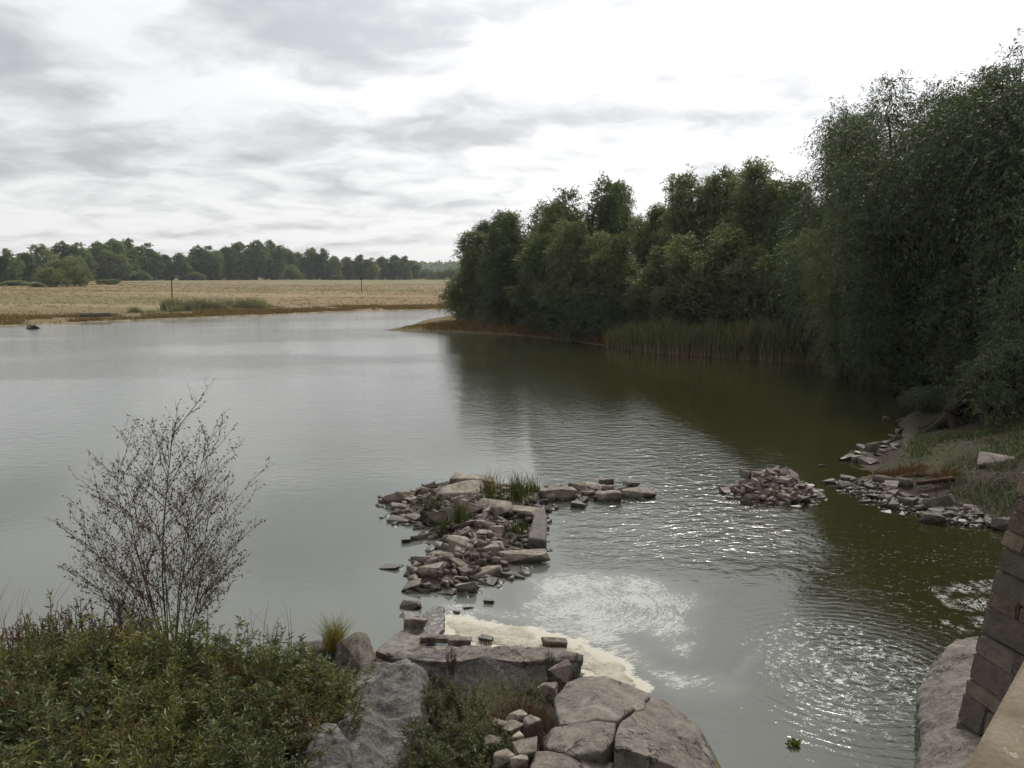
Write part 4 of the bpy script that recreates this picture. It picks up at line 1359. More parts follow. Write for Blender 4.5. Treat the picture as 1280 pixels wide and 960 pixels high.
# grey outcrop B, in two humps
slab('outcrop', [G(452, 842, 0.62), G(488, 826, 0.55), G(512, 830, 0.45), G(545, 870, 0.45), G(540, 930, 0.35), G(470, 975, 0.55), G(420, 965, 0.75), G(400, 905, 0.70), G(415, 872, 0.75), G(440, 850, 0.72)], -0.3, 'grey_slab',
     'big rough grey rock outcrop between the two green shrubs', vox=0.024, d=(0.16, 0.07, 0.035), bev=0.02, facets=0.42)
slab('outcrop', [G(374, 915, 0.9), G(398, 896, 1.0), G(420, 905, 0.98), G(436, 955, 0.8), G(430, 985, 0.7), G(380, 985, 0.8), G(366, 950, 0.8)], 0.0, 'grey_slab',
     'pale-edged broken grey rock at the foot of the rough outcrop', vox=0.022, d=(0.05, 0.04, 0.03), bev=0.008, spread=0.05, facets=0.2)
# slab C: sharp rim with a sloping near face
slab('slab', [G(486, 822, 0.42), G(560, 810, 0.42), G(650, 813, 0.46), G(727, 820, 0.50), G(722, 832, 0.42), G(665, 850, 0.15), G(620, 880, 0.0), G(520, 850, 0.05)], -0.3, 'grey_slab',
     'wide grey slab with a sharp rim along the foam', vox=0.025, d=(0.06, 0.06, 0.025), bev=0.01, spread=0.02)
slab('slab', [G(482, 816, 0.36), G(530, 808, 0.42), G(585, 807, 0.45), G(610, 809, 0.46), G(600, 822, 0.46), G(560, 828, 0.44), G(515, 824, 0.42), G(492, 822, 0.36)], 0.33, 'slab',
     'thin light capping slab at the left end of the rim', vox=0.018, d=(0.05, 0.06, 0.03), bev=0.004, spread=-0.05)
slab('slab', [G(606, 810, 0.46), G(650, 806, 0.49), G(700, 811, 0.52), G(731, 817, 0.54), G(726, 826, 0.47), G(690, 823, 0.50), G(650, 827, 0.47), G(612, 823, 0.45)], 0.35, 'slab',
     'thin light capping slab ending in a point over the foam', vox=0.018, d=(0.05, 0.06, 0.03), bev=0.004, spread=-0.05)
slab('slab', [G(468, 813, 0.10), G(500, 803, 0.10), G(528, 780, 0.07), G(543, 756, 0.05), G(555, 758, 0.05), G(556, 785, 0.07), G(530, 808, 0.10), G(484, 818, 0.12)], -0.2, 'granite',
     'low pale ledge running out under the flat stones', vox=0.025, d=(0.05, 0.07, 0.03), spread=0.05, bev=0.01)
# slabs D, E, F: the cracked dome
DM = dict(vox=0.022, d=(0.035, 0.03, 0.018), spread=0.0, bev=0.012)
slab('slab', [G(692, 872, 0.58), G(708, 853, 0.52), G(728, 845, 0.46), G(755, 845, 0.42), G(785, 853, 0.36), G(808, 864, 0.30), G(813, 870, 0.33), G(797, 886, 0.48), G(771, 901, 0.62), G(745, 896, 0.69), G(735, 901, 0.68), G(698, 905, 0.64), G(740, 872, 0.66), G(775, 872, 0.54)], -0.3, 'slab',
     'smooth domed slab bordered by the cream foam', **DM)
slab('slab', [G(692, 907, 0.62), G(735, 903, 0.68), G(746, 898, 0.68), G(771, 903, 0.62), G(766, 925, 0.68), G(754, 940, 0.64), G(715, 944, 0.62), G(682, 935, 0.54), G(675, 925, 0.45)], -0.3, 'slab',
     'middle piece of the cracked dome below the domed slab', **DM)
slab('slab', [G(668, 938, 0.52), G(682, 938, 0.56), G(712, 947, 0.60), G(748, 946, 0.50), G(768, 953, 0.36), G(830, 985, 0.20), G(880, 1020, 0.1), G(830, 1060, 0.3), G(680, 1060, 0.5), G(655, 985, 0.6)], -0.3, 'slab',
     'low front slab below the dark gap of the cracked dome', **DM)
slab('slab', [G(773, 904, 0.62), G(798, 888, 0.48), G(814, 872, 0.32), G(828, 874, 0.24), G(850, 887, 0.18), G(874, 908, 0.12), G(894, 938, 0.08), G(904, 962, 0.05), G(900, 985, 0.10), G(862, 968, 0.40), G(830, 952, 0.58), G(795, 940, 0.69), G(768, 934, 0.73), G(768, 922, 0.72)], -0.3, 'slab',
     'long sloping slab with a mossy edge dipping into the water', **DM)
slab('rock', [G(790, 883, 0.50), G(798, 876, 0.50), G(807, 876, 0.46), G(806, 885, 0.46), G(796, 889, 0.5)], 0.3, 'granite', 'small orange-brown stone wedged in the crack of the dome', vox=0.015, d=(0.02, 0.02, 0.006), bev=0.008)
# loose stones in the weeds
for i, (x, y, hw, hh_, lb) in enumerate(((645, 895, 13, 12, 'square whitish stone on top of the loose stones in the weeds'), (664, 905, 12, 17, 'tall pinkish stone beside the whitish one in the weeds'), (640, 908, 13, 7, 'flat grey stone under the whitish one'),
                                         (645, 920, 9, 11, 'small grey stone below the flat one in the weeds'), (684, 862, 12, 17, 'light grey stone leaning by the slab in the weeds'), (700, 838, 14, 20, 'reddish brown block between the rim slab and the dome'),
                                         (628, 945, 14, 12, 'pale rough stone low in the weeds'), (660, 935, 16, 11, 'long pale stone beside the dome in the weeds'), (648, 950, 11, 12, 'pale stone at the lower end of the loose stones'), (614, 925, 11, 8, 'mossy stone half hidden in the weeds'), (625, 905, 9, 8, 'little mossy stone among the stems'))):
    zt = 0.62
    b = G(x, y, zt)
    s_ = hw / F * b[1] * 1.25
    hz = hh_ / F * b[1] * 0.72
    rg = np.random.default_rng(500 + i)
    pp = []
    for k in range(12):
        v = rg.uniform(-1, 1, 3)
        v = np.sign(v) * np.abs(v) ** 0.4
        pp.append((v[0] * s_, v[1] * s_ * 0.8, v[2] * hz))
    o = obj('rock', hull_mesh('rock', pp, 0.012), M['pink_granite' if i in (1, 5) else 'granite'], loc=(b[0], b[1], zt - hz * 0.3), rot=(rr_.uniform(-0.2, 0.2), rr_.uniform(-0.2, 0.2), rr_.uniform(-0.7, 0.7)))
    tag(o, lb, 'rock')
# boulder at the foot of the pier
slab('boulder', [G(1226, 792, 0.55), G(1195, 800, 0.50), G(1168, 822, 0.40), G(1150, 860, 0.30), G(1140, 905, 0.22), G(1132, 960, 0.20), G(1140, 1040, 0.3), G(1260, 1040, 0.8), G(1300, 900, 0.8), G(1280, 800, 0.7)], -0.4, 'slab',
     'large smooth boulder under the foot of the stone bridge pier', vox=0.026, d=(0.12, 0.09, 0.03), spread=0.05, bev=0.04)

# ------------------------------------------------------------------ bridge: coping, wall and stone pier
def bridge():
    zc = 4.80
    A, B = Vector(G(1203, 962, zc)), Vector(G(1281, 820, zc))
    d_ = (B - A).normalized()
    nl = Vector((-d_.y, d_.x, 0))           # towards the lake
    root = thing('stone_bridge', (A.x, A.y, 0), 'stone bridge with a tan coping and a battered pier', 'bridge')
    o = Vector((A.x, A.y, 0))

    def pt(s, off, z):
        v = A + d_ * s + nl * off
        return (v.x - o.x, v.y - o.y, z)

    def block(s0, s1, o0, o1, z0, z1, name, mat, bev=0.02, parent=root, seed=0, jit=0.0):
        rg = np.random.default_rng(seed)
        bm = bmesh.new()
        vs = [bm.verts.new(Vector(pt(s, f_, z)) + Vector(rg.normal(0, jit, 3)) if jit else Vector(pt(s, f_, z))) for z in (z0, z1) for (s, f_) in ((s0, o0), (s1, o0), (s1, o1), (s0, o1))]
        for fc in ((0, 1, 2, 3), (7, 6, 5, 4), (0, 4, 5, 1), (1, 5, 6, 2), (2, 6, 7, 3), (3, 7, 4, 0)):
            bm.faces.new([vs[i] for i in fc])
        bmesh.ops.recalc_face_normals(bm, faces=bm.faces)
        bmesh.ops.bevel(bm, geom=list(bm.edges), offset=bev, segments=2, affect='EDGES')
        me = bpy.data.meshes.new(name)
        bm.to_mesh(me)
        bm.free()
        return obj(name, me, M[mat], parent)

    s = -7.0
    k = 0
    while s < 30:
        block(s, s + 2.985, -0.42, 0.0, zc - 0.14, zc, 'coping', 'concrete', 0.012, seed=k)
        s += 3.0
        k += 1
    block(-7.0, 32, -0.38, -0.05, 3.6, zc - 0.141, 'parapet', 'mortar', 0.01)
    block(-7.0, 2.5, -5.5, -0.05, 2.7, 3.598, 'deck', 'mortar', 0.01)
    block(2.502, 32, -5.5, -0.05, -1.5, 3.598, 'bridge_wall', 'mortar', 0.01)
    # battered cutwater: nose towards the lake, near face turned to the path
    N0 = Vector(AT(1186, 951, 9.85))
    z0, z1 = N0.z, 4.15
    back = 0.62
    sN = (N0 - A).dot(d_)
    oN = (N0 - A).dot(nl)

    def nose(z):
        f_ = (z - z0) / (z1 - z0)
        return sN - 0.05 * f_, oN - back * f_
    near_s = sN - 1.45
    bm = bmesh.new()
    ring_ = []
    for z in (z0 - 0.9, z1):
        a = nose(z)
        ring_.append([bm.verts.new(pt(*q_)) for q_ in ((near_s, -0.05, z), (a[0], a[1] - 0.035, z), (sN + 1.4, -0.05, z))])
    for i in range(3):
        j = (i + 1) % 3
        bm.faces.new((ring_[0][i], ring_[0][j], ring_[1][j], ring_[1][i]))
    bm.faces.new(ring_[0][::-1])
    bm.faces.new(ring_[1])
    bmesh.ops.recalc_face_normals(bm, faces=bm.faces)
    me = bpy.data.meshes.new('pier')
    bm.to_mesh(me)
    bm.free()
    pier = obj('pier', me, M['mortar'], root)
    rg = random.Random(21)
    z = z0
    course = 0
    hs = [0.22, 0.34, 0.38, 0.21, 0.33, 0.27, 0.36, 0.19, 0.25, 0.29, 0.18, 0.26, 0.20, 0.28, 0.2]
    while z < z1 - 0.08:
        h_ = hs[course % len(hs)]
        zt = min(z + h_, z1)
        for fs_, end in ((1, near_s), (-1, sN + 1.4)):
            # each face: cut the course into stones between the nose and the bridge wall
            cuts = [0.0]
            while cuts[-1] < 1:
                cuts.append(cuts[-1] + rg.uniform(0.12, 0.40))
            cuts[-1] = 1.0
            if len(cuts) > 2 and cuts[-1] - cuts[-2] < 0.12:
                cuts.pop(-2)
            for a, b in zip(cuts[:-1], cuts[1:]):
                zz0, zz1 = z + rg.uniform(-0.02, 0.03), zt - rg.uniform(-0.02, 0.03)
                pr = rg.uniform(0.022, 0.065)
                V = []
                for zq in (zz0, zz1):
                    n_ = Vector(pt(*nose(zq), zq))
                    e_ = Vector(pt(end, -0.05, zq))
                    dirv = (e_ - n_)
                    nrm = Vector((dirv.y, -dirv.x, 0)).normalized()
                    mid = Vector(pt(sN, -0.05, zq)) - n_
                    if nrm.dot(mid) > 0:
                        nrm = -nrm
                    g0, g1 = (0.0 if a == 0 else 0.006), 0.006
                    p0 = n_ + dirv * a + dirv.normalized() * g0
                    p1 = n_ + dirv * b - dirv.normalized() * g1
                    jt = lambda: Vector((rg.uniform(-1, 1), rg.uniform(-1, 1), rg.uniform(-1, 1))) * 0.016
                    V += [p0 - nrm * 0.06 + (dirv.normalized() * 0.06 if a == 0 else Vector()), p1 - nrm * 0.06, p1 + nrm * pr + jt(), p0 + nrm * pr + jt()]
                bm = bmesh.new()
                vs = [bm.verts.new(v) for v in V]
                for fc in ((0, 1, 2, 3), (7, 6, 5, 4), (0, 4, 5, 1), (1, 5, 6, 2), (2, 6, 7, 3), (3, 7, 4, 0)):
                    bm.faces.new([vs[i] for i in fc])
                bmesh.ops.recalc_face_normals(bm, faces=bm.faces)
                bmesh.ops.bevel(bm, geom=list(bm.edges), offset=rg.uniform(0.012, 0.03), segments=2, affect='EDGES')
                me = bpy.data.meshes.new('stone')
                bm.to_mesh(me)
                bm.free()
                so_ = obj('stone', me, M['pier_stone'], pier)
                g_ = rg.uniform(0.75, 1.35)
                tan_ = (1.85 < z < 2.2 or z > 2.9) and rg.random() < 0.75
                so_.color = (0.125 * g_, 0.094 * g_, 0.066 * g_, 1) if tan_ else (0.112 * g_, 0.094 * g_, 0.074 * g_, 1)
        z = zt
        course += 1


def bridge_mats():
    m, t, out = new_mat('tan_concrete')
    pos = t.n('ShaderNodeNewGeometry').outputs['Position']
    n = t.noise(pos, 2.2, 7, 0.65, 0.5)
    f_ = t.noise(pos, 60.0, 3, 0.7)
    col = t.ramp(n, [(0.3, (0.075, 0.058, 0.037)), (0.5, (0.135, 0.108, 0.074)), (0.72, (0.20, 0.17, 0.128))])
    col = t.v('SCALE', col, t.lin(f_, 0.3, 0.7, 0.82, 1.15))
    lich = t.ss(t.noise(pos, 14.0, 5, 0.7, 1.0), 0.58, 0.66)
    col = t.mix(t.m('MULTIPLY', lich, 0.5), col, (0.17, 0.095, 0.035))
    pal = t.ss(t.noise(t.v('ADD', pos, (5.0, 5.0, 5.0)), 22.0, 4, 0.7), 0.62, 0.70)
    col = t.mix(t.m('MULTIPLY', pal, 0.5), col, (0.36, 0.34, 0.29))
    t.put(out.inputs[0], principled(t, col, 0.95, 0.1, bump(t, t.m('ADD', n, t.m('MULTIPLY', f_, 0.2)), 0.7, 0.02)).outputs[0])
    M['concrete'] = m
    m, t, out = new_mat('mortar')
    pos = t.n('ShaderNodeNewGeometry').outputs['Position']
    n = t.noise(pos, 6.0, 6, 0.65)
    t.put(out.inputs[0], principled(t, t.ramp(n, [(0.3, (0.07, 0.062, 0.055)), (0.7, (0.19, 0.175, 0.155))]), 0.95, 0.1, bump(t, n, 0.8, 0.03)).outputs[0])
    M['mortar'] = m
    m, t, out = new_mat('pier_stone')
    pos = t.n('ShaderNodeNewGeometry').outputs['Position']
    n = t.noise(pos, 5.0, 7, 0.65, 0.4)
    n2 = t.noise(pos, 40.0, 3, 0.7)
    base = t.n('ShaderNodeObjectInfo').outputs['Color']
    col = t.v('SCALE', base, t.lin(t.m('ADD', t.m('MULTIPLY', n, 0.7), t.m('MULTIPLY', n2, 0.3)), 0.3, 0.7, 0.6, 1.5))
    t.put(out.inputs[0], principled(t, col, 0.9, 0.2, bump(t, t.m('ADD', n, t.m('MULTIPLY', n2, 0.3)), 1.0, 0.07)).outputs[0])
    M['pier_stone'] = m


bridge_mats()
bridge()

# ------------------------------------------------------------------ near shrubs and herbs
M['shrub_yellow'] = leaf_mat('yellowing_shrub_leaves', [(0.0, (0.05, 0.058, 0.016)), (0.4, (0.105, 0.115, 0.034)), (0.75, (0.175, 0.17, 0.06)), (1.0, (0.30, 0.22, 0.07))], 0.30, 0.3, big=0.9)
def make_shrub(name, seed, H, Rd, shoots, nlf, Ln, W, mat, side=2, up=0.75, stemmat='stem', start=0.25):
    rng = np.random.default_rng(seed)
    paths, P, D = [], [], []
    for i in range(shoots):
        a = rng.uniform(0, 2 * math.pi)
        rr = Rd * math.sqrt(rng.random())
        h = H * (1 - 0.45 * (rr / Rd) ** 2) * rng.uniform(0.72, 1.08)
        base = np.array([math.cos(a) * rr * 0.35, math.sin(a) * rr * 0.35, -0.05])
        tip = np.array([math.cos(a) * rr, math.sin(a) * rr, h])
        bow = np.array([math.cos(a), math.sin(a), 0]) * rng.uniform(0, 0.12) * h
        t = np.linspace(0, 1, 6)[:, None]
        pts = base + (tip - base) * t + bow * (t - t ** 2) * 2 + rng.normal(0, 0.012, (6, 3)) * (t > 0)
        paths.append((pts, 0.0075 * (1 - 0.8 * t[:, 0]) + 0.0015, 4))
        subs = [(pts, nlf)]
        for k in range(side):
            u = rng.uniform(0.35, 0.85)
            o = base + (tip - base) * u + bow * (u - u * u) * 2
            b = rng.uniform(0, 2 * math.pi)
            e = o + np.array([math.cos(b) * 0.55, math.sin(b) * 0.55, up]) * h * rng.uniform(0.13, 0.26)
            sp = np.stack([o, o * 0.45 + e * 0.55 + rng.normal(0, 0.01, 3), e])
            paths.append((sp, [0.004, 0.003, 0.0012], 3))
            subs.append((sp, max(6, int(nlf * 0.5))))
        for sp, n in subs:
            u = np.sort(start + (1.02 - start) * rng.random(n) ** 0.8)
            tt = np.linspace(0, 1, len(sp))
            pos = np.stack([np.interp(u, tt, sp[:, k]) for k in range(3)], 1)
            ax = unit(sp[-1:] - sp[:1])
            ph = np.arange(n) * 2.4 + rng.uniform(0, 6)
            rad = np.stack([np.cos(ph), np.sin(ph), 0 * ph], 1)
            P.append(pos)
            D.append(rad * 0.8 + ax * rng.uniform(0.25, 0.9, (n, 1)) + rng.normal(0, 0.22, (n, 3)))
    P, D = np.concatenate(P), np.concatenate(D)
    V, Fq, rn = leaves(rng, P, D, Ln * rng.uniform(0.55, 1.2, len(P)), W * rng.uniform(0.7, 1.2, len(P)), True)
    lv = npmesh(name + '_leaves', V, [Fq], {'rnd': rn})
    lv.materials.append(M[mat])
    TV, TQ = tubes(paths)
    st = npmesh(name + '_stems', TV, [TQ], None, True)
    st.materials.append(M[stemmat])
    return st, lv


def place_shrub(name, pr, x, y, label, cat='shrub', group=None, s=(1, 1, 1), rz=None, z=None, mat=None):
    e = thing(name, (x, y, gh(x, y) if z is None else z), label, cat, group, (0, 0, rr_.uniform(0, 6.28) if rz is None else rz), s)
    obj('stems', pr[0], parent=e)
    l = tag(obj('leaves', pr[1], parent=e), kind='stuff')
    if mat:
        l.material_slots[0].link = 'OBJECT'
        l.material_slots[0].material = M[mat]
    return e


SHR = [make_shrub('willow_shrub%d' % i, 300 + i, 1.25, 0.95, 80, 34, 0.082, 0.019, 'shrub', 3) for i in range(3)]
HERB = [make_shrub('herb%d' % i, 320 + i, 0.85, 0.55, 34, 26, 0.062, 0.016, 'shrub2', 3) for i in range(2)]
HBIG = [make_shrub('mixed_shrub%d' % i, 360 + i, 1.25, 0.95, 60, 30, 0.058, 0.022, 'shrub2', 3) for i in range(2)]
TALL = [make_shrub('tall_shoots%d' % i, 350 + i, 1.25, 0.8, 18, 38, 0.080, 0.017, 'shrub', 2, start=0.4) for i in range(2)]
DRY = [make_shrub('dry_weed%d' % i, 330 + i, 0.9, 0.55, 40, 20, 0.040, 0.013, 'weed', 3, stemmat='twig') for i in range(2)]
LOWW = [make_shrub('low_weed%d' % i, 340 + i, 0.38, 0.32, 30, 14, 0.034, 0.012, 'weed', 2, stemmat='twig', start=0.1) for i in range(2)]

# dense shrub bank: top px position and top height
bank = [(20, 815, 1.5, 1.10), (70, 800, 1.55, 1.05), (130, 790, 1.6, 1.0), (190, 785, 1.6, 1.0), (250, 795, 1.5, 1.0), (310, 800, 1.35, 0.95), (350, 815, 1.25, 0.85), (380, 838, 1.1, 0.7), (402, 842, 0.95, 0.45),
        (-30, 850, 1.7, 1.1), (40, 860, 1.7, 1.1), (110, 850, 1.7, 1.05), (180, 850, 1.65, 1.05), (250, 855, 1.55, 1.0), (315, 860, 1.4, 0.9), (355, 872, 1.2, 0.65),
        (10, 915, 1.8, 1.1), (90, 920, 1.8, 1.1), (170, 915, 1.75, 1.05), (250, 920, 1.65, 1.0), (300, 925, 1.45, 0.8), (330, 955, 1.3, 0.6),
        (50, 985, 1.9, 1.1), (140, 985, 1.9, 1.1), (230, 985, 1.8, 1.0), (300, 990, 1.5, 0.8), (-60, 960, 1.9, 1.1)]
for i, (x, y, zt, hw) in enumerate(bank):
    zt += (0.36 if i < 6 else 0.2 if i < 8 else 0.18 if x < 330 and i > 8 else 0.0)
    b = G(x, y - (6 if i < 6 else 0), zt)
    z = max(gh(b[0], b[1]), 0.0)
    place_shrub('willow_shrub', SHR[i % 3] if i % 4 else HBIG[i % 2], b[0], b[1], ('leafy green willow shrub in the thicket on the near bank', 'leafy green willow shrub in the thicket on the near bank', 'yellowing willow shrub in the thicket on the near bank', 'leafy green willow shrub in the thicket on the near bank', 'duller dark green shrub in the thicket on the near bank')[i % 5], 'shrub', 'green thicket on the near bank', (hw / 0.95, hw / 0.95, (zt - z) / 1.28 * rr_.uniform(0.9, 1.08)), z=z, mat=(None, None, 'shrub_yellow', None, 'shrub2')[i % 5])
    if i % 2 == 0 or i < 9:
        place_shrub('tall_shoots', TALL[i % 2], b[0] + rr_.uniform(-0.3, 0.3), b[1], 'taller leafy shoots rising out of the green thicket', 'shrub', 'tall shoots of the thicket', (1.0, 1.0, (zt - z) / 1.28 * rr_.uniform(1.08, 1.42)), z=z, mat=('shrub_yellow', None, None)[i % 3])
for i, (x, y, zt, lb) in enumerate(((285, 815, 1.75, 'brown seeding weeds standing in the middle of the thicket'), (150, 880, 1.95, 'brown seeding weeds low in the thicket'), (40, 830, 2.0, 'brown seeding weeds at the left of the thicket'), (350, 850, 1.5, 'brown weeds at the rocky end of the thicket'), (60, 755, 1.7, 'brown dried weed clump at the left foot of the bare bush'), (100, 748, 1.75, 'brown dried weed clump below the bare bush'), (25, 775, 1.7, 'reddish dried weeds at the outer edge of the thicket'), (140, 745, 1.65, 'brown weeds growing up into the bare bush'), (-5, 790, 1.75, 'brown weeds beside the reddish dried ones'))):
    b = G(x, y, zt)
    z = max(gh(b[0], b[1]), 0.0)
    place_shrub('dry_weeds', DRY[i % 2], b[0], b[1], lb, 'weeds', None, (1.25, 1.25, (zt - z) / 0.9), z=z)
# second shrub growing before the outcrop
for i, (x, y, zt, hw) in enumerate(((548, 846, 0.85, 0.34), (580, 852, 0.85, 0.40), (540, 884, 0.95, 0.45), (585, 890, 0.95, 0.5), (528, 925, 1.0, 0.5), (572, 930, 1.0, 0.55), (608, 905, 0.85, 0.38), (540, 975, 1.1, 0.55), (590, 970, 1.0, 0.5), (508, 965, 1.0, 0.42), (615, 950, 0.85, 0.36))):
    b = G(x, y, zt)
    z = min(gh(b[0], b[1]) + 0.1, 0.35)
    place_shrub('herb_shrub', HERB[i % 2], b[0], b[1], 'fine-leaved green shrub growing before the grey outcrop', 'shrub', 'fine-leaved shrubs before the outcrop', (hw / 0.55, hw / 0.55, (zt - z) / 0.86), z=z)
for i, (x, y, zt, lb) in enumerate(((650, 868, 0.62, 'reddish weeds at the foot of the rim slab'), (672, 885, 0.66, 'dry weeds between the loose stones and the dome'), (632, 880, 0.62, 'brown weeds behind the whitish stone'), (690, 900, 0.70, 'thin dry weeds at the left edge of the dome'), (612, 908, 0.7, 'brown weeds left of the loose stones'),
                                    (670, 915, 0.62, 'yellowish weeds beside the pinkish stone'), (635, 935, 0.6, 'brown weeds among the lowest loose stones'), (712, 835, 0.62, 'green weeds in the notch between rim slab and dome'), (700, 848, 0.62, 'low weeds under the reddish block'))):
    b = G(x, y, zt)
    z = 0.28
    place_shrub('low_weeds', LOWW[i % 2], b[0], b[1], lb, 'weeds', None, (0.85, 0.85, (zt - z) / 0.38), z=z, mat='shrub2' if i in (7, 8, 5) else None)
# little sprigs on the slab
for (x, y, zt, lb) in ((565, 808, 0.9, 'thin sprig rising above the rim slab'), (607, 795, 0.45, 'sprig on the small dark stone in the foam'), (686, 812, 0.75, 'small sprig on the slab rim by the light brown stone')):
    b = G(x, y, zt)
    place_shrub('sprig', LOWW[0], b[0], b[1], lb, 'plant', None, (0.35, 0.35, 1.0), z=zt - 0.36, mat='shrub2')


def grass_tuft(x, y, zb, H, n, rad, label, mat='green_grass', w=0.012, lean=0.4, group=None, name='grass_tuft'):
    rg = np.random.default_rng(int(x * 7 + y))
    b = G(x, y, zb)
    P = np.column_stack([rg.normal(0, rad, (n, 2)), np.full(n, -0.06)])
    V, Fq, rn, hg = blades(rg, P, H * rg.uniform(0.5, 1.1, n), w, lean, 0.7)
    o = obj(name, npmesh(name, V, [Fq], {'rnd': rn, 'hgt': hg}), M[mat], loc=(b[0], b[1], zb))
    tag(o, label, 'grass', group, 'stuff')


M['yellow_grass'] = leaf_mat('yellow_grass', [(0.0, (0.10, 0.09, 0.02)), (0.5, (0.19, 0.165, 0.04)), (1.0, (0.30, 0.24, 0.08))], 0.3, 0.15, big=1.0)
grass_tuft(418, 806, 0.42, 0.50, 420, 0.07, 'yellow-green grass tuft on the low boulder at the waterline', 'yellow_grass', 0.007, 0.5)
for (x, y, z, H, n, rd, lb) in ((648, 622, 0.40, 0.75, 130, 0.14, 'tall dark grass clump at the back of the spit'), (540, 642, 0.10, 0.75, 60, 0.12, 'thin upright reeds at the left side of the spit'), (574, 652, 0.28, 0.55, 110, 0.11, 'bright green grass clump in front of the grey boulders'), (612, 620, 0.42, 0.75, 70, 0.13, 'sparse tall stalks on the crown of the spit'),
                                (648, 662, 0.30, 0.30, 80, 0.13, 'low grass tuft beside the corner slab'), (600, 628, 0.38, 0.35, 60, 0.10, 'short grass between the boulders of the spit'), (553, 668, 0.05, 0.5, 50, 0.06, 'thin reeds in the shallow gap of the spit'), (664, 612, 0.3, 0.5, 60, 0.10, 'grass clump beside the tall dark one')):
    grass_tuft(x, y, z, H, n, rd, lb, 'green_grass', 0.016, 0.32)
    if n >= 110 or n == 70:
        grass_tuft(x + 4, y - 1, z, H * 1.25, 14, rd * 1.3, 'few tall pale seed stalks among the grass of the spit', 'meadow_grass', 0.012, 0.25, 'seed stalks on the spit', 'seed_stalks')
M['moss'] = leaf_mat('moss', [(0.0, (0.05, 0.06, 0.01)), (0.5, (0.11, 0.12, 0.025)), (1.0, (0.19, 0.18, 0.05))], 0.2, 0.1, big=2.0)
b = G(994, 932)
o = obj('leaf_clump', npmesh('leaf_clump', *(lambda r_: (r_[0], [r_[1]], {'rnd': r_[2]}))(leaves(rng, rng.normal(0, 0.03, (60, 3)) * (1.2, 1, 0.3) + (b[0], b[1], 0.02), rng.normal(0, 1, (60, 3)), 0.07, 0.03, True))), M['moss'])
tag(o, 'small clump of green weed floating on the rippled water', 'weed')


NEARG = [G(600, 862), G(690, 868), G(695, 900), G(680, 950), G(600, 1000), G(560, 960), G(590, 880)]
P = scatter(rng, NEARG, 1500, 0.0)
P = P[fbm(P[:, 0], P[:, 1], 2.2, 3) > 0.45]
P[:, 2] = np.maximum(P[:, 2], 0.2)
tag(blade_obj('dry_grass', rng, P, rng.uniform(0.06, 0.24, len(P)), 0.007, 'sedge', 0.9, 0.7), 'dry pale grass between the outcrop and the domed slab', 'grass', kind='stuff')


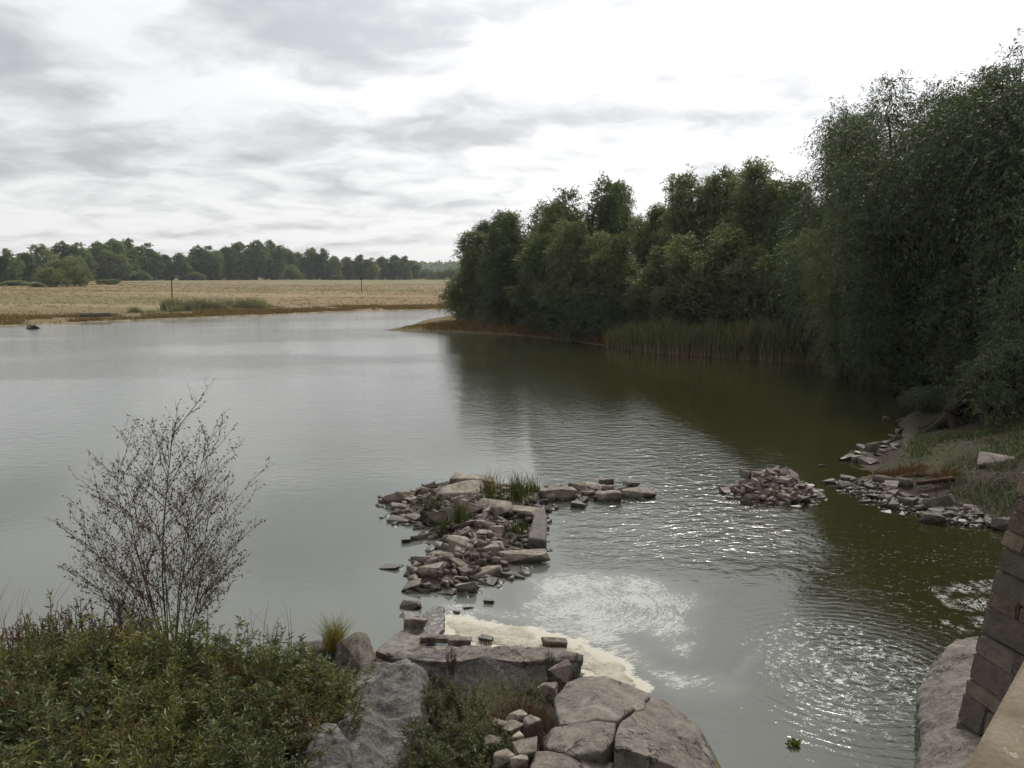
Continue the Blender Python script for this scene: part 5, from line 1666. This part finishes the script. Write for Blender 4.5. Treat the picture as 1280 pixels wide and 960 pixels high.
def bare_bush():
    rg = np.random.default_rng(55)
    b = G(215, 800, 0.9)
    z0 = max(gh(b[0], b[1]), 0.0)
    e = thing('bare_bush', (b[0], b[1], z0), 'nearly bare tall bush with brown dead leaves rising from the thicket', 'bush')
    paths, P, D = [], [], []

    def grow(o, d_, ln, r0, lvl):
        k = 6
        pts = [o]
        d_ = unit(d_)
        for i in range(k - 1):
            d_ = unit(d_ + rg.normal(0, 0.06, 3) + np.array([0, 0, 0.035]))
            pts.append(pts[-1] + d_ * ln / (k - 1))
        pts = np.array(pts)
        rad = r0 * (1 - 0.8 * np.linspace(0, 1, k))
        paths.append((pts, np.maximum(rad * 0.75, 0.0011), 5 if lvl == 0 else 3))
        if lvl < 2:
            nch = int((12 if lvl == 0 else 6) * min(1.2, ln / (2.2 if lvl == 0 else 0.6)))
            for j in range(nch):
                u = rg.uniform(0.30 if lvl == 0 else 0.15, 0.97)
                q_ = np.array([np.interp(u, np.linspace(0, 1, k), pts[:, m]) for m in range(3)])
                a = rg.uniform(0, 6.28)
                sd_ = np.array([math.cos(a), math.sin(a), 0.0])
                grow(q_, d_ * 0.75 + sd_ * 0.62, ln * rg.uniform(0.22, 0.42) * (1.15 - 0.5 * u), r0 * 0.45, lvl + 1)
        if lvl >= 1:
            n = max(2, int(ln * 11))
            u = rg.uniform(0.2, 1.0, n)
            q_ = np.stack([np.interp(u, np.linspace(0, 1, k), pts[:, m]) for m in range(3)], 1)
            P.append(q_)
            D.append(rg.normal(0, 0.55, (n, 3)) + np.array([0, 0, -0.35]))

    specs = [(0.0, -0.05, 3.35, 0.022), (-0.20, 0.1, 3.0, 0.017), (-0.36, 0.0, 2.75, 0.015), (0.16, 0.1, 3.0, 0.016), (0.30, 0.0, 2.75, 0.015), (0.44, -0.1, 2.35, 0.012), (-0.50, 0.12, 2.2, 0.012), (0.08, 0.2, 2.6, 0.013), (-0.1, -0.2, 2.4, 0.012), (0.55, 0.1, 1.9, 0.010), (-0.62, -0.1, 1.9, 0.010), (0.35, 0.25, 2.2, 0.011), (-0.28, 0.2, 2.5, 0.012), (0.22, -0.2, 2.5, 0.012), (-0.75, 0.1, 1.6, 0.009), (0.68, -0.1, 1.6, 0.009), (0.02, 0.3, 3.0, 0.014), (-0.42, -0.25, 2.0, 0.010), (-0.12, 0.1, 3.2, 0.013), (0.1, -0.1, 3.1, 0.013), (0.26, 0.1, 2.9, 0.012), (-0.3, 0.0, 2.9, 0.012), (0.38, 0.0, 2.6, 0.011), (-0.85, 0.0, 2.0, 0.010), (-0.95, 0.15, 1.6, 0.009), (-0.66, 0.1, 2.4, 0.011), (0.62, 0.05, 2.3, 0.010)]
    for (lx, ly, ln, r0) in specs:
        grow(np.array([rg.normal(0, 0.06), rg.normal(0, 0.06), 0.0]), np.array([lx * 0.82 - 0.06, ly, 1.0]), ln * 1.12, r0, 0)
    V, Q = tubes(paths)
    obj('branches', npmesh('bare_branches', V, [Q], None, True), M['twig'], e)
    P, D = np.concatenate(P), np.concatenate(D)
    V, Fq, rn = leaves(rg, P, D, 0.042 * rg.uniform(0.6, 1.3, len(P)), 0.016 * rg.uniform(0.7, 1.3, len(P)), True)
    tag(obj('dead_leaves', npmesh('dead_leaves', V, [Fq], {'rnd': rn}), M['dead_leaf'], e), kind='stuff')


bare_bush()
# floating twig mat behind the weeds at far left: thin tall stalks
for (x, y, z, H, n, lb) in ((30, 800, 1.0, 0.9, 26, 'thin stalks at the outer left of the thicket'), (330, 810, 0.9, 0.75, 30, 'thin seed stalks above the right end of the thicket')):
    grass_tuft(x, y, z, H, n, 0.3, lb, 'weed', 0.008, 0.3, name='stalks')

# ------------------------------------------------------------------ thin haze in the air
def haze():
    x0, x1, y0, y1, z0, z1 = -1900.0, 1900.0, -60.0, 2500.0, -3.0, 48.0
    V = np.array([(x, y, z) for z in (z0, z1) for (x, y) in ((x0, y0), (x1, y0), (x1, y1), (x0, y1))])
    Fq = np.array([(3, 2, 1, 0), (4, 5, 6, 7), (0, 1, 5, 4), (1, 2, 6, 5), (2, 3, 7, 6), (3, 0, 4, 7)])
    m, t, out = new_mat('haze')
    v = t.n('ShaderNodeVolumePrincipled')
    v.inputs['Color'].default_value = (0.90, 0.94, 1.0, 1.0)
    v.inputs['Density'].default_value = 0.00013
    t.put(out.inputs['Volume'], v.outputs[0])
    tag(obj('haze', npmesh('haze', V, [Fq]), m), 'thin pale haze over the lake and meadow', 'haze', kind='stuff')


haze()
